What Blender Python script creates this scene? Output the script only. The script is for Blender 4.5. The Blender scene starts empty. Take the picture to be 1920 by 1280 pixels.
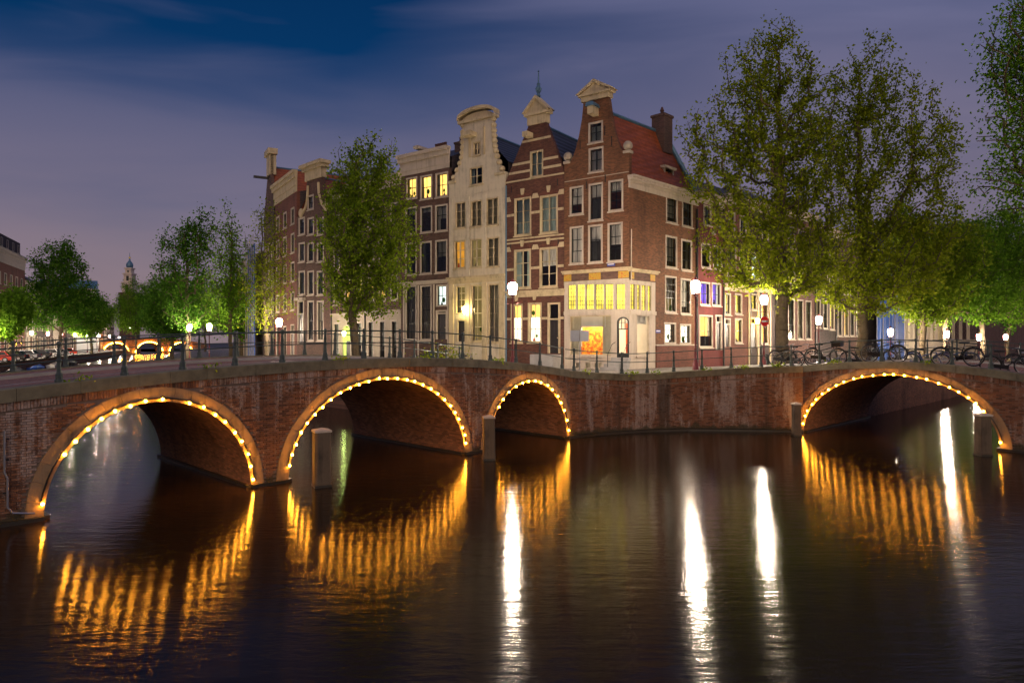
import bpy, math, random
import numpy as np
from mathutils import Vector, Matrix

random.seed(7)
SC = bpy.context.scene
COL = SC.collection
PI = math.pi
R2 = math.sqrt(.5)

# ---------------------------------------------------------------- camera
CAMZ = 4.45          # metres above the canal water (water is z = 0)
FPX = 1280.0         # 24 mm lens on a 36 mm sensor, for a 1920 pixel wide picture
cd = bpy.data.cameras.new('camera'); cam = bpy.data.objects.new('camera', cd); COL.objects.link(cam)
cd.lens = 24; cd.sensor_width = 36; cd.clip_start = .1; cd.clip_end = 3000
cam.location = (0, 0, CAMZ); cam.rotation_euler = (PI/2, 0, 0)
SC.camera = cam

# ---------------------------------------------------------------- sky
SUN_EL, SUN_AZ = math.radians(24), math.radians(172)     # fill from behind the camera
w = bpy.data.worlds.new('World'); SC.world = w; w.use_nodes = True
nt = w.node_tree; nt.nodes.clear()
def wn(t, **k):
    n = nt.nodes.new(t)
    for a, b in k.items(): setattr(n, a, b)
    return n
out = wn('ShaderNodeOutputWorld'); bg = wn('ShaderNodeBackground'); bg.inputs['Strength'].default_value = .1
sky = wn('ShaderNodeTexSky', sky_type='NISHITA', sun_disc=False, sun_elevation=SUN_EL, sun_rotation=SUN_AZ)
tc = wn('ShaderNodeTexCoord'); sep = wn('ShaderNodeSeparateXYZ')
nt.links.new(tc.outputs['Generated'], sep.inputs[0])
def wmath(op, a, b=None, clamp=False):
    n = wn('ShaderNodeMath', operation=op, use_clamp=clamp)
    for i, v in enumerate((a, b)):
        if v is None: continue
        if isinstance(v, (int, float)): n.inputs[i].default_value = v
        else: nt.links.new(v, n.inputs[i])
    return n.outputs[0]
dim = wn('ShaderNodeMix', data_type='RGBA', blend_type='MULTIPLY'); dim.inputs[0].default_value = 1
nt.links.new(sky.outputs[0], dim.inputs[6]); dim.inputs[7].default_value = (.009, .095, .21, 1)
# thin veils of city-lit cloud drawn out across the deep blue; one long rift stays clear
zc = wmath('MAXIMUM', sep.outputs[2], .0)
den = wmath('ADD', wmath('ABSOLUTE', sep.outputs[1]), .12)
u_ = wmath('DIVIDE', sep.outputs[0], den); v_ = wmath('DIVIDE', zc, den)
cmb = wn('ShaderNodeCombineXYZ'); nt.links.new(u_, cmb.inputs[0]); nt.links.new(v_, cmb.inputs[1])
mp = wn('ShaderNodeMapping'); mp.inputs['Rotation'].default_value = (0, 0, math.radians(14)); mp.inputs['Scale'].default_value = (1.5, 9.0, 1)
nt.links.new(cmb.outputs[0], mp.inputs[0])
nz = wn('ShaderNodeTexNoise'); nz.inputs['Scale'].default_value = 1.0; nz.inputs['Detail'].default_value = 4; nz.inputs['Roughness'].default_value = .5; nz.inputs['Distortion'].default_value = .6
nt.links.new(mp.outputs[0], nz.inputs['Vector'])
nn_ = wmath('SUBTRACT', nz.outputs[0], .5)
line = wmath('SUBTRACT', .40, wmath('MULTIPLY', u_, .14))
dist = wmath('DIVIDE', wmath('ADD', wmath('SUBTRACT', v_, line), wmath('MULTIPLY', nn_, .42)), .155)
rift = wmath('POWER', 2.718, wmath('MULTIPLY', wmath('MULTIPLY', dist, dist), -1.))
fade = wmath('SUBTRACT', 1., wmath('DIVIDE', wmath('ADD', u_, .22), .55), True)
rift = wmath('MULTIPLY', rift, fade)
cov = wmath('SUBTRACT', wmath('ADD', .88, wmath('MULTIPLY', nn_, 1.1)), wmath('MULTIPLY', rift, 1.0), True)
low = wmath('SUBTRACT', 1.0, wmath('DIVIDE', v_, .55), True)
low = wmath('POWER', low, 1.2)
cl = wn('ShaderNodeMix', data_type='RGBA'); nt.links.new(low, cl.inputs[0])
cl.inputs[6].default_value = (.80, .98, 2.05, 1); cl.inputs[7].default_value = (2.2, 1.58, 1.68, 1)
mx = wn('ShaderNodeMix', data_type='RGBA'); nt.links.new(cov, mx.inputs[0])
nt.links.new(dim.outputs[2], mx.inputs[6]); nt.links.new(cl.outputs[2], mx.inputs[7])
nt.links.new(mx.outputs[2], bg.inputs[0]); nt.links.new(bg.outputs[0], out.inputs[0])

# ---------------------------------------------------------------- the one sun: a weak, very soft warm fill added to brighten the facades
sl = bpy.data.lights.new('sun', 'SUN'); so = bpy.data.objects.new('sun', sl); COL.objects.link(so)
sl.energy = .78; sl.angle = math.radians(60); sl.color = (1, .70, .44)
so.rotation_euler = (PI/2 - SUN_EL, 0, PI - SUN_AZ)
so.location = (0, -30, 40)
vs = SC.view_settings; vs.view_transform = 'Standard'; vs.look = 'None'; vs.exposure = .36; vs.gamma = 1; vs.use_curve_mapping = False
cy = SC.cycles; cy.use_denoising = True; cy.max_bounces = 6; cy.diffuse_bounces = 3; cy.glossy_bounces = 3
cy.transmission_bounces = 4; cy.transparent_max_bounces = 12; cy.sample_clamp_indirect = 4; cy.sample_clamp_direct = 0
cy.caustics_reflective = False; cy.caustics_refractive = False; cy.use_light_tree = True; cy.use_adaptive_sampling = True; cy.adaptive_threshold = .03

# ================================================================ helpers
def AB(a, b, z=0.): return Vector(((a-b)*R2, (a+b)*R2, z))       # a: along the right-hand canal, b: along the left-hand canal

class MB:
    def __init__(s): s.v = []; s.f = []; s.m = []
    def add(s, vs, fs, mi=0):
        o = len(s.v); s.v += [tuple(p) for p in vs]
        for f in fs: s.f.append(tuple(i+o for i in f)); s.m.append(mi)
        return s
    def box(s, x0, x1, y0, y1, z0, z1, mi=0):
        return s.add([(x0,y0,z0),(x1,y0,z0),(x1,y1,z0),(x0,y1,z0),(x0,y0,z1),(x1,y0,z1),(x1,y1,z1),(x0,y1,z1)],
              [(0,3,2,1),(4,5,6,7),(0,1,5,4),(1,2,6,5),(2,3,7,6),(3,0,4,7)], mi)
    def quad(s, a, b, c, d, mi=0): return s.add([a,b,c,d], [(0,1,2,3)], mi)
    def prism(s, pts, y0, y1, mi=0):                       # outline in x,z pushed through y
        n = len(pts)
        return s.add([(x,y0,z) for x,z in pts]+[(x,y1,z) for x,z in pts],
              [tuple(range(n)), tuple(range(2*n-1, n-1, -1))]+[(i,i+n,(i+1)%n+n,(i+1)%n) for i in range(n)], mi)
    def slab(s, pts, z0, z1, mi=0):                        # outline in x,y pushed through z
        n = len(pts)
        return s.add([(x,y,z0) for x,y in pts]+[(x,y,z1) for x,y in pts],
              [tuple(range(n-1,-1,-1)), tuple(range(n, 2*n))]+[(i,(i+1)%n,(i+1)%n+n,i+n) for i in range(n)], mi)
    def tube(s, pts, r, n=6, mi=0, closed=False):
        pts = [Vector(p) for p in pts]; k = len(pts)
        rs = r if isinstance(r, (list, tuple)) else [r]*k
        vs = []
        for i, p in enumerate(pts):
            d = (pts[(i+1) % k]-pts[i-1]) if closed else (pts[min(i+1,k-1)]-pts[max(i-1,0)])
            d.normalize()
            u = d.cross(Vector((0,0,1)) if abs(d.z) < .9 else Vector((0,1,0))).normalized(); q = d.cross(u)
            for j in range(n):
                a = 2*PI*j/n; vs.append(p+(u*math.cos(a)+q*math.sin(a))*rs[i])
        fs = []
        for i in range(k if closed else k-1):
            i2 = (i+1) % k
            for j in range(n): fs.append((i*n+j, i2*n+j, i2*n+(j+1)%n, i*n+(j+1)%n))
        if not closed: fs += [tuple(range(n)), tuple(range(k*n-1, (k-1)*n-1, -1))]
        return s.add(vs, fs, mi)
    def lathe(s, prof, n=10, c=(0,0,0), mi=0, rot=0):
        vs = []
        for r, z in prof:
            for j in range(n):
                a = 2*PI*j/n+rot; vs.append((c[0]+r*math.cos(a), c[1]+r*math.sin(a), c[2]+z))
        fs = []
        for i in range(len(prof)-1):
            for j in range(n): fs.append((i*n+j, i*n+(j+1)%n, (i+1)*n+(j+1)%n, (i+1)*n+j))
        fs += [tuple(range(n-1,-1,-1)), tuple(range((len(prof)-1)*n, len(prof)*n))]
        return s.add(vs, fs, mi)
    def ball(s, c, r, n=8, m=5, mi=0, sc=(1,1,1)):
        prof = [(max(1e-4, math.sin(PI*i/m)), -math.cos(PI*i/m)) for i in range(m+1)]
        vs = []
        for rr, z in prof:
            for j in range(n): vs.append((c[0]+r*sc[0]*rr*math.cos(2*PI*j/n), c[1]+r*sc[1]*rr*math.sin(2*PI*j/n), c[2]+r*sc[2]*z))
        return s.add(vs, [(i*n+j, i*n+(j+1)%n, (i+1)*n+(j+1)%n, (i+1)*n+j) for i in range(m) for j in range(n)], mi)
    def mesh(s, name, mats, smooth=False):
        me = bpy.data.meshes.new(name); me.from_pydata(s.v, [], s.f)
        for m in (mats if isinstance(mats, (list, tuple)) else [mats]): me.materials.append(m)
        if any(s.m): me.polygons.foreach_set('material_index', s.m)
        if smooth: me.polygons.foreach_set('use_smooth', [True]*len(s.f))
        me.update(); return me
    def build(s, name, mats, par=None, smooth=False, M=None): return put(name, s.mesh(name, mats, smooth), par, M)

class Fr:                                                  # a thing plus the frame its parts are drawn in
    def __init__(s, e, M): s.e = e; s.M = M
def put(name, me, par=None, M=None):
    o = bpy.data.objects.new(name, me); COL.objects.link(o)
    if isinstance(par, Fr): M = par.M if M is None else par.M @ M; par = par.e
    if par is not None: o.parent = par
    if M is not None: o.matrix_local = M
    return o
def tag(o, label, cat=None, group=None, kind=None):
    if label: o['label'] = label
    if cat: o['category'] = cat
    if group: o['group'] = group
    if kind: o['kind'] = kind
    return o
def thing(name, label, cat, loc=(0,0,0), rz=0., group=None):
    o = bpy.data.objects.new(name, None); COL.objects.link(o); o.empty_display_size = .2
    o.location = loc; o.rotation_euler = (0,0,rz)
    return tag(o, label, cat, group)
def structure(o): o['kind'] = 'structure'; return o
def dup(root, loc=None, rz=None, label=None):
    def cp(o, par):
        c = o.copy(); COL.objects.link(c); c.parent = par
        for ch in o.children: cp(ch, c)
        return c
    r = cp(root, None)
    if loc is not None: r.location = loc
    if rz is not None: r.rotation_euler = (0,0,rz)
    if label: r['label'] = label
    return r

# ---------------------------------------------------------------- materials
class NT:
    def __init__(s, name):
        s.m = bpy.data.materials.new(name); s.m.use_nodes = True; s.t = s.m.node_tree; s.t.nodes.clear()
        s.o = s.n('ShaderNodeOutputMaterial')
    def n(s, t, **k):
        n = s.t.nodes.new(t)
        for a, b in k.items(): setattr(n, a, b)
        return n
    def l(s, a, b): s.t.links.new(a, b)
    def set(s, node, **k):
        for a, v in k.items():
            i = node.inputs[a.replace('_', ' ')]
            if hasattr(v, 'is_output'): s.l(v, i)
            else: i.default_value = v
        return node
    def math(s, op, a, b=0., clamp=False):
        n = s.n('ShaderNodeMath', operation=op, use_clamp=clamp)
        for i, v in enumerate((a, b)):
            if hasattr(v, 'is_output'): s.l(v, n.inputs[i])
            else: n.inputs[i].default_value = v
        return n.outputs[0]
    def mix(s, f, a, b, mode='MIX'):
        n = s.n('ShaderNodeMix', data_type='RGBA', blend_type=mode)
        for i, v in ((0,f),(6,a),(7,b)):
            if hasattr(v, 'is_output'): s.l(v, n.inputs[i])
            else: n.inputs[i].default_value = v if not isinstance(v, tuple) or len(v) == 4 else (*v, 1)
        return n.outputs[2]
    def coord(s, kind='Object', scale=(1,1,1)):
        c = s.n('ShaderNodeTexCoord'); m = s.n('ShaderNodeMapping'); m.inputs['Scale'].default_value = scale
        s.l(c.outputs[kind], m.inputs[0]); return m.outputs[0]
    def world(s, scale=(1,1,1)):
        c = s.n('ShaderNodeNewGeometry'); m = s.n('ShaderNodeMapping'); m.inputs['Scale'].default_value = scale
        s.l(c.outputs['Position'], m.inputs[0]); return m.outputs[0]
    def noise(s, vec, scale, detail=4, rough=.55, col=False):
        n = s.n('ShaderNodeTexNoise'); s.l(vec, n.inputs['Vector'])
        n.inputs['Scale'].default_value = scale; n.inputs['Detail'].default_value = detail; n.inputs['Roughness'].default_value = rough
        return n.outputs[1 if col else 0]
    def ramp(s, f, stops):
        n = s.n('ShaderNodeValToRGB'); s.l(f, n.inputs[0]); e = n.color_ramp.elements
        while len(e) < len(stops): e.new(.5)
        for i, (p, c) in enumerate(stops):
            e[i].position = p; e[i].color = c if isinstance(c, tuple) and len(c) == 4 else ((*c, 1) if isinstance(c, tuple) else (c,c,c,1))
        return n.outputs[0]
    def bump(s, h, strength=.3, dist=.02):
        b = s.n('ShaderNodeBump'); b.inputs['Strength'].default_value = strength; b.inputs['Distance'].default_value = dist
        s.l(h, b.inputs['Height']); return b.outputs[0]
    def bsdf(s, **k):
        b = s.n('ShaderNodeBsdfPrincipled'); s.set(b, **k); s.l(b.outputs[0], s.o.inputs[0]); return s.m

def c4(c): return (*c, 1) if len(c) == 3 else c
def plain(name, col, rough=.6, metal=0., var=.25, scale=6., bump=.15, dist=.01):
    t = NT(name); v = t.coord()
    n = t.noise(v, scale, 5, .6); n2 = t.noise(v, scale*.13+.2, 3)
    f = t.math('ADD', t.math('MULTIPLY', n, .5), t.math('MULTIPLY', n2, .5))
    lo = tuple(x*(1-var) for x in col); hi = tuple(min(1, x*(1+var)) for x in col)
    c = t.ramp(f, [(.3, lo), (.7, hi)])
    return t.bsdf(Base_Color=c, Roughness=rough, Metallic=metal, Normal=t.bump(n, bump, dist))
def emit(name, col, st, vary=0., scale=(3,3,3)):
    t = NT(name); e = t.n('ShaderNodeEmission'); e.inputs[1].default_value = st; e.inputs[0].default_value = c4(col)
    if vary:
        n = t.noise(t.coord('Object', scale), 1, 3)
        t.l(t.mix(t.ramp(n, [(.32, 0.), (.68, 1.)]), tuple(x*(1-vary) for x in col), tuple(min(1.5, x*(1+.4*vary)) for x in col)), e.inputs[0])
    if st < 8: t.m.cycles.emission_sampling = 'NONE'
    t.l(e.outputs[0], t.o.inputs[0]); return t.m
def house_brick(name, col, mortar=(.30,.27,.24), var=.35):
    t = NT(name); c = t.n('ShaderNodeTexCoord'); s = t.n('ShaderNodeSeparateXYZ'); t.l(c.outputs['Object'], s.inputs[0])
    k = t.n('ShaderNodeCombineXYZ'); t.l(t.math('ADD', s.outputs[0], s.outputs[1]), k.inputs[0]); t.l(s.outputs[2], k.inputs[1])
    b = t.n('ShaderNodeTexBrick'); t.l(k.outputs[0], b.inputs['Vector'])
    b.inputs['Scale'].default_value = 1; b.inputs['Brick Width'].default_value = .22; b.inputs['Row Height'].default_value = .068
    b.inputs['Mortar Size'].default_value = .007; b.inputs['Mortar Smooth'].default_value = .2; b.inputs['Bias'].default_value = 0
    b.inputs['Color1'].default_value = (*[x*(1-var) for x in col], 1); b.inputs['Color2'].default_value = (*[x*(1+var) for x in col], 1)
    b.inputs['Mortar'].default_value = (*mortar, 1)
    v = t.coord(); n = t.noise(v, .45, 5, .65); n2 = t.noise(t.coord('Object', (1.6,1.6,.16)), 1, 4)
    g = t.ramp(t.math('ADD', t.math('MULTIPLY', n, .6), t.math('MULTIPLY', n2, .4)), [(.30, .42), (.45, .85), (.70, 1.28)])
    col_ = t.mix(1., b.outputs[0], g, 'MULTIPLY')
    return t.bsdf(Base_Color=col_, Roughness=.85, Normal=t.bump(b.outputs[1], -.4, .008))
def roof_tile(name, col, rough=.6):
    t = NT(name); v = t.coord()
    wv = t.n('ShaderNodeTexWave', wave_type='BANDS', bands_direction='X'); t.l(v, wv.inputs['Vector']); wv.inputs['Scale'].default_value = 1.25
    wz = t.n('ShaderNodeTexWave', wave_type='BANDS', bands_direction='Z', wave_profile='SAW'); t.l(v, wz.inputs['Vector']); wz.inputs['Scale'].default_value = 1.0
    n = t.noise(v, 3., 4); n2 = t.noise(v, .4, 3)
    c = t.ramp(t.math('ADD', t.math('MULTIPLY', n, .55), t.math('MULTIPLY', n2, .45)), [(.3, tuple(x*.5 for x in col)), (.7, tuple(x*1.3 for x in col))])
    c = t.mix(t.math('MULTIPLY', wz.outputs[1], .55), c, tuple(x*.35 for x in col))
    h = t.math('ADD', wv.outputs[1], t.math('MULTIPLY', wz.outputs[1], .7))
    return t.bsdf(Base_Color=c, Roughness=rough, Normal=t.bump(h, .7, .05))

def bridge_brick(name='bridge_brick'):
    t = NT(name); g = t.n('ShaderNodeNewGeometry'); oi = t.n('ShaderNodeObjectInfo')
    r = t.math('FRACT', t.math('ADD', g.outputs['Random Per Island'], oi.outputs['Random']))
    c = t.ramp(r, [(0, (.10,.042,.024)), (.35, (.19,.080,.040)), (.7, (.27,.115,.056)), (1, (.24,.135,.088))])
    p = t.world(); n = t.noise(p, 9, 5, .7); c = t.mix(t.math('MULTIPLY', n, .45), c, (.05,.03,.02))
    # lime bloom washed out of the joints, hanging in ragged curtains below the coping, and black algae stains
    vs_ = t.world((1.1,1.1,.55)); big = t.noise(vs_, .8, 5, .7); dr = t.noise(t.world((5.5,5.5,.45)), 1, 3, .6); fine = t.noise(p, 14, 4, .7)
    m = t.math('ADD', t.math('MULTIPLY', big, .55), t.math('ADD', t.math('MULTIPLY', dr, .30), t.math('MULTIPLY', fine, .22)))
    lime = t.ramp(m, [(.535, 0.), (.62, .66)])
    c = t.mix(lime, c, (.44,.38,.35))
    dk = t.ramp(t.noise(t.world((1.3,1.3,.12)), .9, 3, .5), [(.58, 0.), (.70, .75)])
    c = t.mix(dk, c, (.028,.022,.016))
    sp = t.n('ShaderNodeSeparateXYZ'); t.l(p, sp.inputs[0])            # ragged green-black tide line of algae
    tide = t.math('ADD', t.math('SUBTRACT', .34, sp.outputs[2]), t.math('MULTIPLY', t.math('SUBTRACT', t.noise(t.world((1.5,1.5,.6)), 1.2, 4, .6), .5), .9))
    c = t.mix(t.ramp(tide, [(0., 0.), (.16, .85)]), c, (.030,.034,.016))
    return t.bsdf(Base_Color=c, Roughness=.82, Normal=t.bump(fine, .35, .006))

def plaster(name, col, dirt=.45):
    t = NT(name); v = t.coord(); n = t.noise(v, 1.4, 5, .65); st = t.noise(t.coord('Object', (3.2,3.2,.22)), 1, 4, .6); f = t.noise(v, 22, 3)
    g = t.math('ADD', t.math('MULTIPLY', n, .45), t.math('MULTIPLY', st, .55))
    k = t.ramp(g, [(.34, 1-dirt), (.50, .92), (.68, 1.06)])
    c = t.mix(1., c4(col), k, 'MULTIPLY')
    c = t.mix(t.ramp(st, [(.56, 0.), (.74, .45)]), c, tuple(x*.42 for x in col))
    return t.bsdf(Base_Color=c, Roughness=.75, Normal=t.bump(t.math('ADD', n, t.math('MULTIPLY', f, .3)), .25, .02))

M = {}
M['bbrick'] = bridge_brick()
M['mortar'] = plain('mortar', (.17,.13,.105), .95, var=.45, scale=5)
M['ring'] = plaster('arch_render', (.30,.20,.11), .75)
M['coping'] = plain('coping_stone', (.155,.140,.092), .85, var=.5, scale=4., bump=.35)
M['vault'] = house_brick('vault_brick', (.24,.105,.055), (.12,.10,.08), .4)
M['algae'] = plain('wet_footing', (.030,.026,.018), .45, var=.5, scale=5)
M['h_corner'] = house_brick('corner_brick', (.165,.066,.029), (.15,.09,.05))
M['h_stripe'] = house_brick('stripe_brick', (.115,.042,.026), (.12,.07,.05))
M['h_brown'] = house_brick('brown_brick', (.105,.050,.036), (.13,.10,.08))
M['h_dark'] = house_brick('dark_brick', (.052,.036,.034), (.09,.075,.07))
M['h_red'] = house_brick('red_brick', (.130,.022,.020), (.12,.03,.028), .12)
M['h_red2'] = house_brick('rust_brick', (.15,.046,.028), (.15,.08,.06), .25)
M['h_pink'] = house_brick('rose_brick', (.15,.070,.055), (.17,.12,.10))
M['white_wall'] = plaster('cream_plaster', (.66,.58,.43))
M['white'] = plaster('white_paint', (.54,.46,.37), .35)
M['cream'] = plaster('cream_paint', (.60,.49,.30), .5)
M['stone'] = plain('sandstone', (.40,.34,.26), .8, var=.22, scale=2, bump=.2)
M['grey_stone'] = plain('grey_stone', (.30,.29,.28), .8, var=.25, scale=2.5, bump=.2)
M['sash'] = plain('dark_green_paint', (.014,.018,.016), .4, var=.2)
M['door'] = plain('dark_door_paint', (.030,.026,.026), .35, var=.3, scale=2)
M['roof_red'] = roof_tile('red_pantile', (.34,.080,.022))
M['roof_dark'] = roof_tile('dark_tile', (.028,.028,.034), .5)
M['lead'] = plain('blue_zinc', (.10,.20,.30), .5, .3, var=.25, scale=2)
M['iron'] = plain('railing_iron', (.060,.080,.075), .42, .3, var=.5, scale=14, bump=.3)
M['lamp_iron'] = plain('lamp_post_paint', (.16,.022,.030), .4, .1, var=.3, scale=8)
M['black'] = plain('black_paint', (.012,.012,.013), .4, var=.3)
M['wood_pile'] = plaster('weathered_timber', (.13,.095,.060), .8)
M['bark'] = plain('bark', (.11,.085,.050), .95, var=.5, scale=7, bump=.8, dist=.03)
M['chimney'] = house_brick('chimney_brick', (.10,.052,.040), (.12,.10,.09))
M['terracotta'] = plain('chimney_pot', (.10,.045,.032), .8)
M['lantern'] = emit('lit_lantern_glass', (1,.80,.60), 900)
M['bulb'] = emit('amber_bulb', (1,.37,.025), 190)
M['lit_warm'] = emit('lit_room_amber', (1,.56,.12), 2.2, .45, (2.2,2.2,1.0))
M['lit_orange'] = emit('lit_blind_orange', (1,.42,.05), .75, .55, (1.5,1.5,.8))
M['lit_dim'] = emit('lit_blind_dim', (.62,.42,.15), .32, .4, (1.5,1.5,.8))
M['lit_yellow'] = emit('lit_room_yellow', (1,.74,.10), 2.1, .6, (1.4,1.4,1.1))
M['lit_white'] = emit('lit_room_white', (1,.88,.66), 2.8, .35, (1.8,1.8,1.6))
M['lit_cool'] = emit('lit_room_cool', (.80,.95,.85), 1.6, .3, (2,2,1))
M['lit_purple'] = emit('lit_room_purple', (.26,.14,.85), 1.1, .25, (2,2,1))
M['lit_green'] = emit('lit_hall_green', (.72,.95,.16), 1.3, .4, (2,2,1))
M['blind'] = plain('white_blind', (.62,.57,.53), .9, var=.12, scale=2)
M['curtain'] = plain('pale_curtain', (.40,.42,.38), .9, var=.3, scale=2)
M['tan_curtain'] = plain('tan_curtain', (.46,.40,.30), .9, var=.2, scale=2)
M['bluegrey_curtain'] = plain('blue_grey_curtain', (.33,.42,.40), .9, var=.25, scale=2)
def glass(name, tint=(1,1,1)):
    t = NT(name); fr = t.n('ShaderNodeFresnel'); fr.inputs[0].default_value = 1.5
    a = t.n('ShaderNodeBsdfTransparent'); a.inputs[0].default_value = c4(tint)
    g = t.n('ShaderNodeBsdfGlossy'); g.inputs['Roughness'].default_value = .03
    t.l(t.bump(t.noise(t.coord(), 1.3, 2), .06, .05), g.inputs['Normal'])
    m = t.n('ShaderNodeMixShader'); t.l(fr.outputs[0], m.inputs[0]); t.l(a.outputs[0], m.inputs[1]); t.l(g.outputs[0], m.inputs[2])
    t.l(m.outputs[0], t.o.inputs[0]); return t.m
M['glass'] = glass('window_glass', (.92,.95,.93))
M['dim'] = plain('dark_room', (.035,.032,.030), .9)
def leaf(name, a, b, tr=.55):
    t = NT(name); g = t.n('ShaderNodeNewGeometry')
    n = t.noise(t.world(), .35, 2)
    f = t.math('ADD', t.math('MULTIPLY', g.outputs['Random Per Island'], .6), t.math('MULTIPLY', n, .4))
    c = t.ramp(f, [(.15, a), (.8, b)])
    d = t.n('ShaderNodeBsdfDiffuse'); e = t.n('ShaderNodeBsdfTranslucent'); t.l(c, d.inputs[0]); t.l(c, e.inputs[0])
    m = t.n('ShaderNodeMixShader'); m.inputs[0].default_value = tr; t.l(d.outputs[0], m.inputs[1]); t.l(e.outputs[0], m.inputs[2])
    t.l(m.outputs[0], t.o.inputs[0]); return t.m
M['leaf_a'] = leaf('elm_leaf', (.13,.19,.010), (.36,.43,.025))
M['leaf_d'] = leaf('fresh_elm_leaf', (.10,.18,.012), (.30,.42,.03))
M['leaf_b'] = leaf('linden_leaf', (.07,.17,.014), (.21,.40,.03))
M['leaf_c'] = leaf('dark_leaf', (.04,.13,.014), (.12,.27,.025))
def pavers(name, col):
    t = NT(name); c = t.n('ShaderNodeNewGeometry'); mp_ = t.n('ShaderNodeMapping'); mp_.inputs['Rotation'].default_value = (0,0,PI/4)
    t.l(c.outputs['Position'], mp_.inputs[0])
    b = t.n('ShaderNodeTexBrick'); t.l(mp_.outputs[0], b.inputs['Vector']); b.inputs['Scale'].default_value = 1
    b.inputs['Brick Width'].default_value = .21; b.inputs['Row Height'].default_value = .09; b.inputs['Mortar Size'].default_value = .006
    b.inputs['Color1'].default_value = (*[x*.7 for x in col],1); b.inputs['Color2'].default_value = (*[x*1.2 for x in col],1); b.inputs['Mortar'].default_value = (*[x*.35 for x in col],1)
    g = t.ramp(t.noise(t.world(), .5, 5, .6), [(.3, .6), (.7, 1.2)])
    return t.bsdf(Base_Color=t.mix(1., b.outputs[0], g, 'MULTIPLY'), Roughness=.7, Normal=t.bump(b.outputs[1], -.5, .01))
M['paver'] = pavers('brick_paving', (.36,.165,.105))
M['slab'] = pavers('grey_paving', (.20,.18,.16))
M['asphalt'] = plain('asphalt', (.055,.054,.056), .7, var=.3, scale=20, bump=.3)
def water():
    t = NT('canal_water'); p = t.world()
    n1 = t.noise(t.world((.34,1.2,1)), 3.0, 2, .5); n2 = t.noise(t.world((.5,1.2,1)), 9.0, 3, .6)
    # a broken wake left along the middle of the side canal: a band of choppy water
    s = t.n('ShaderNodeSeparateXYZ'); t.l(p, s.inputs[0])
    b = t.math('MULTIPLY', t.math('SUBTRACT', s.outputs[1], s.outputs[0]), R2)
    a = t.math('MULTIPLY', t.math('ADD', s.outputs[1], s.outputs[0]), R2)
    wob = t.math('MULTIPLY', t.math('SUBTRACT', t.noise(p, .5, 2), .5), 2.2)
    d = t.math('ABSOLUTE', t.math('SUBTRACT', t.math('ADD', b, wob), t.math('ADD', 5.7, t.math('MULTIPLY', a, .07))))
    wake = t.math('SUBTRACT', 1., t.math('DIVIDE', d, 1.5), True)
    wake = t.math('MULTIPLY', wake, t.math('SUBTRACT', 1., t.math('DIVIDE', t.math('SUBTRACT', a, 15.), 8.), True))
    chop = t.noise(t.world((1,1,1)), 13., 3, .6)
    h = t.math('ADD', t.math('MULTIPLY', n1, .5), t.math('MULTIPLY', n2, .22))
    h = t.math('ADD', h, t.math('MULTIPLY', t.math('MULTIPLY', chop, wake), .16))
    # ripples run across the line of sight from the quay, so the micro-slopes are much larger one way than the other
    tg = t.n('ShaderNodeCombineXYZ'); tg.inputs[0].default_value = 0.; tg.inputs[1].default_value = 1.; tg.inputs[2].default_value = 0.
    return t.bsdf(Base_Color=(.022,.012,.005,1), Roughness=.125, IOR=1.33, Anisotropic=.85, Tangent=tg.outputs[0], Normal=t.bump(h, .20, .09))
M['water'] = water()

def abstract(name, stops, sc):
    t = NT(name); v = t.coord(); n = t.noise(v, sc, 6, .7)
    return t.bsdf(Base_Color=t.ramp(n, stops), Roughness=.6)
M['abstract'] = abstract('orange_canvas', [(.34,(.45,.03,.005)),(.46,(.75,.16,.01)),(.55,(.85,.40,.02)),(.63,(.9,.6,.08)),(.68,(.35,.03,.01))], 5.5)
M['abstract2'] = abstract('red_screen', [(.35,(.35,.02,.01)),(.6,(.7,.12,.01))], 2.)
M['mosaic'] = abstract('gold_mosaic', [(.35,(.30,.17,.02)),(.5,(.55,.36,.03)),(.62,(.45,.12,.02))], 9.)
M['red_paint'] = plain('red_paint', (.65,.035,.012), .5, var=.15)
M['shop_lamp'] = emit('shop_lamp', (1,.78,.48), 170)
M['lit_yellow_lamp'] = emit('wall_lantern_yellow', (1,.82,.32), 60)
M['lit_green_lamp'] = emit('hall_lantern_green', (.75,1,.25), 40)
M['lit_amber_lamp'] = emit('wall_lantern_amber', (1,.55,.08), 60)
M['tarp'] = plain('blue_sheeting', (.006,.06,.28), .6, var=.3, scale=1.5)

M['sign_red'] = plain('sign_red', (.62,.012,.010), .4, var=.08)
M['sign_white'] = plain('sign_white', (.80,.80,.80), .4, var=.05)
M['plate'] = plain('grey_plate', (.42,.45,.50), .4, .2, var=.1)
M['plate_blue'] = plain('blue_enamel', (.035,.05,.30), .3, var=.1)
M['tyre'] = plain('black_rubber', (.014,.014,.015), .6, var=.2)
M['steel'] = plain('steel', (.42,.42,.43), .3, .8, var=.2)
M['blue_paint'] = plain('blue_bike_paint', (.03,.07,.22), .35, var=.2)
M['boat_hull'] = plain('boat_hull_paint', (.06,.035,.022), .3, var=.3, scale=2)
M['teak'] = plain('varnished_teak', (.26,.095,.026), .28, var=.4, scale=4)
M['cushion'] = plain('orange_cushion', (.42,.16,.04), .8, var=.25, scale=3)
M['strip_white'] = emit('boat_light_strip', (1,.80,.56), 9)
M['flood_white'] = plain('floodlit_white_wall', (.80,.80,.78), .7, var=.08)
M['tower_stone'] = plain('tower_stone', (.62,.52,.44), .8, var=.2, scale=.5)
M['gilt'] = plain('gilding', (.75,.55,.12), .3, .8)
M['car_white'] = plain('white_car_paint', (.72,.72,.70), .25, var=.05)
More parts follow.
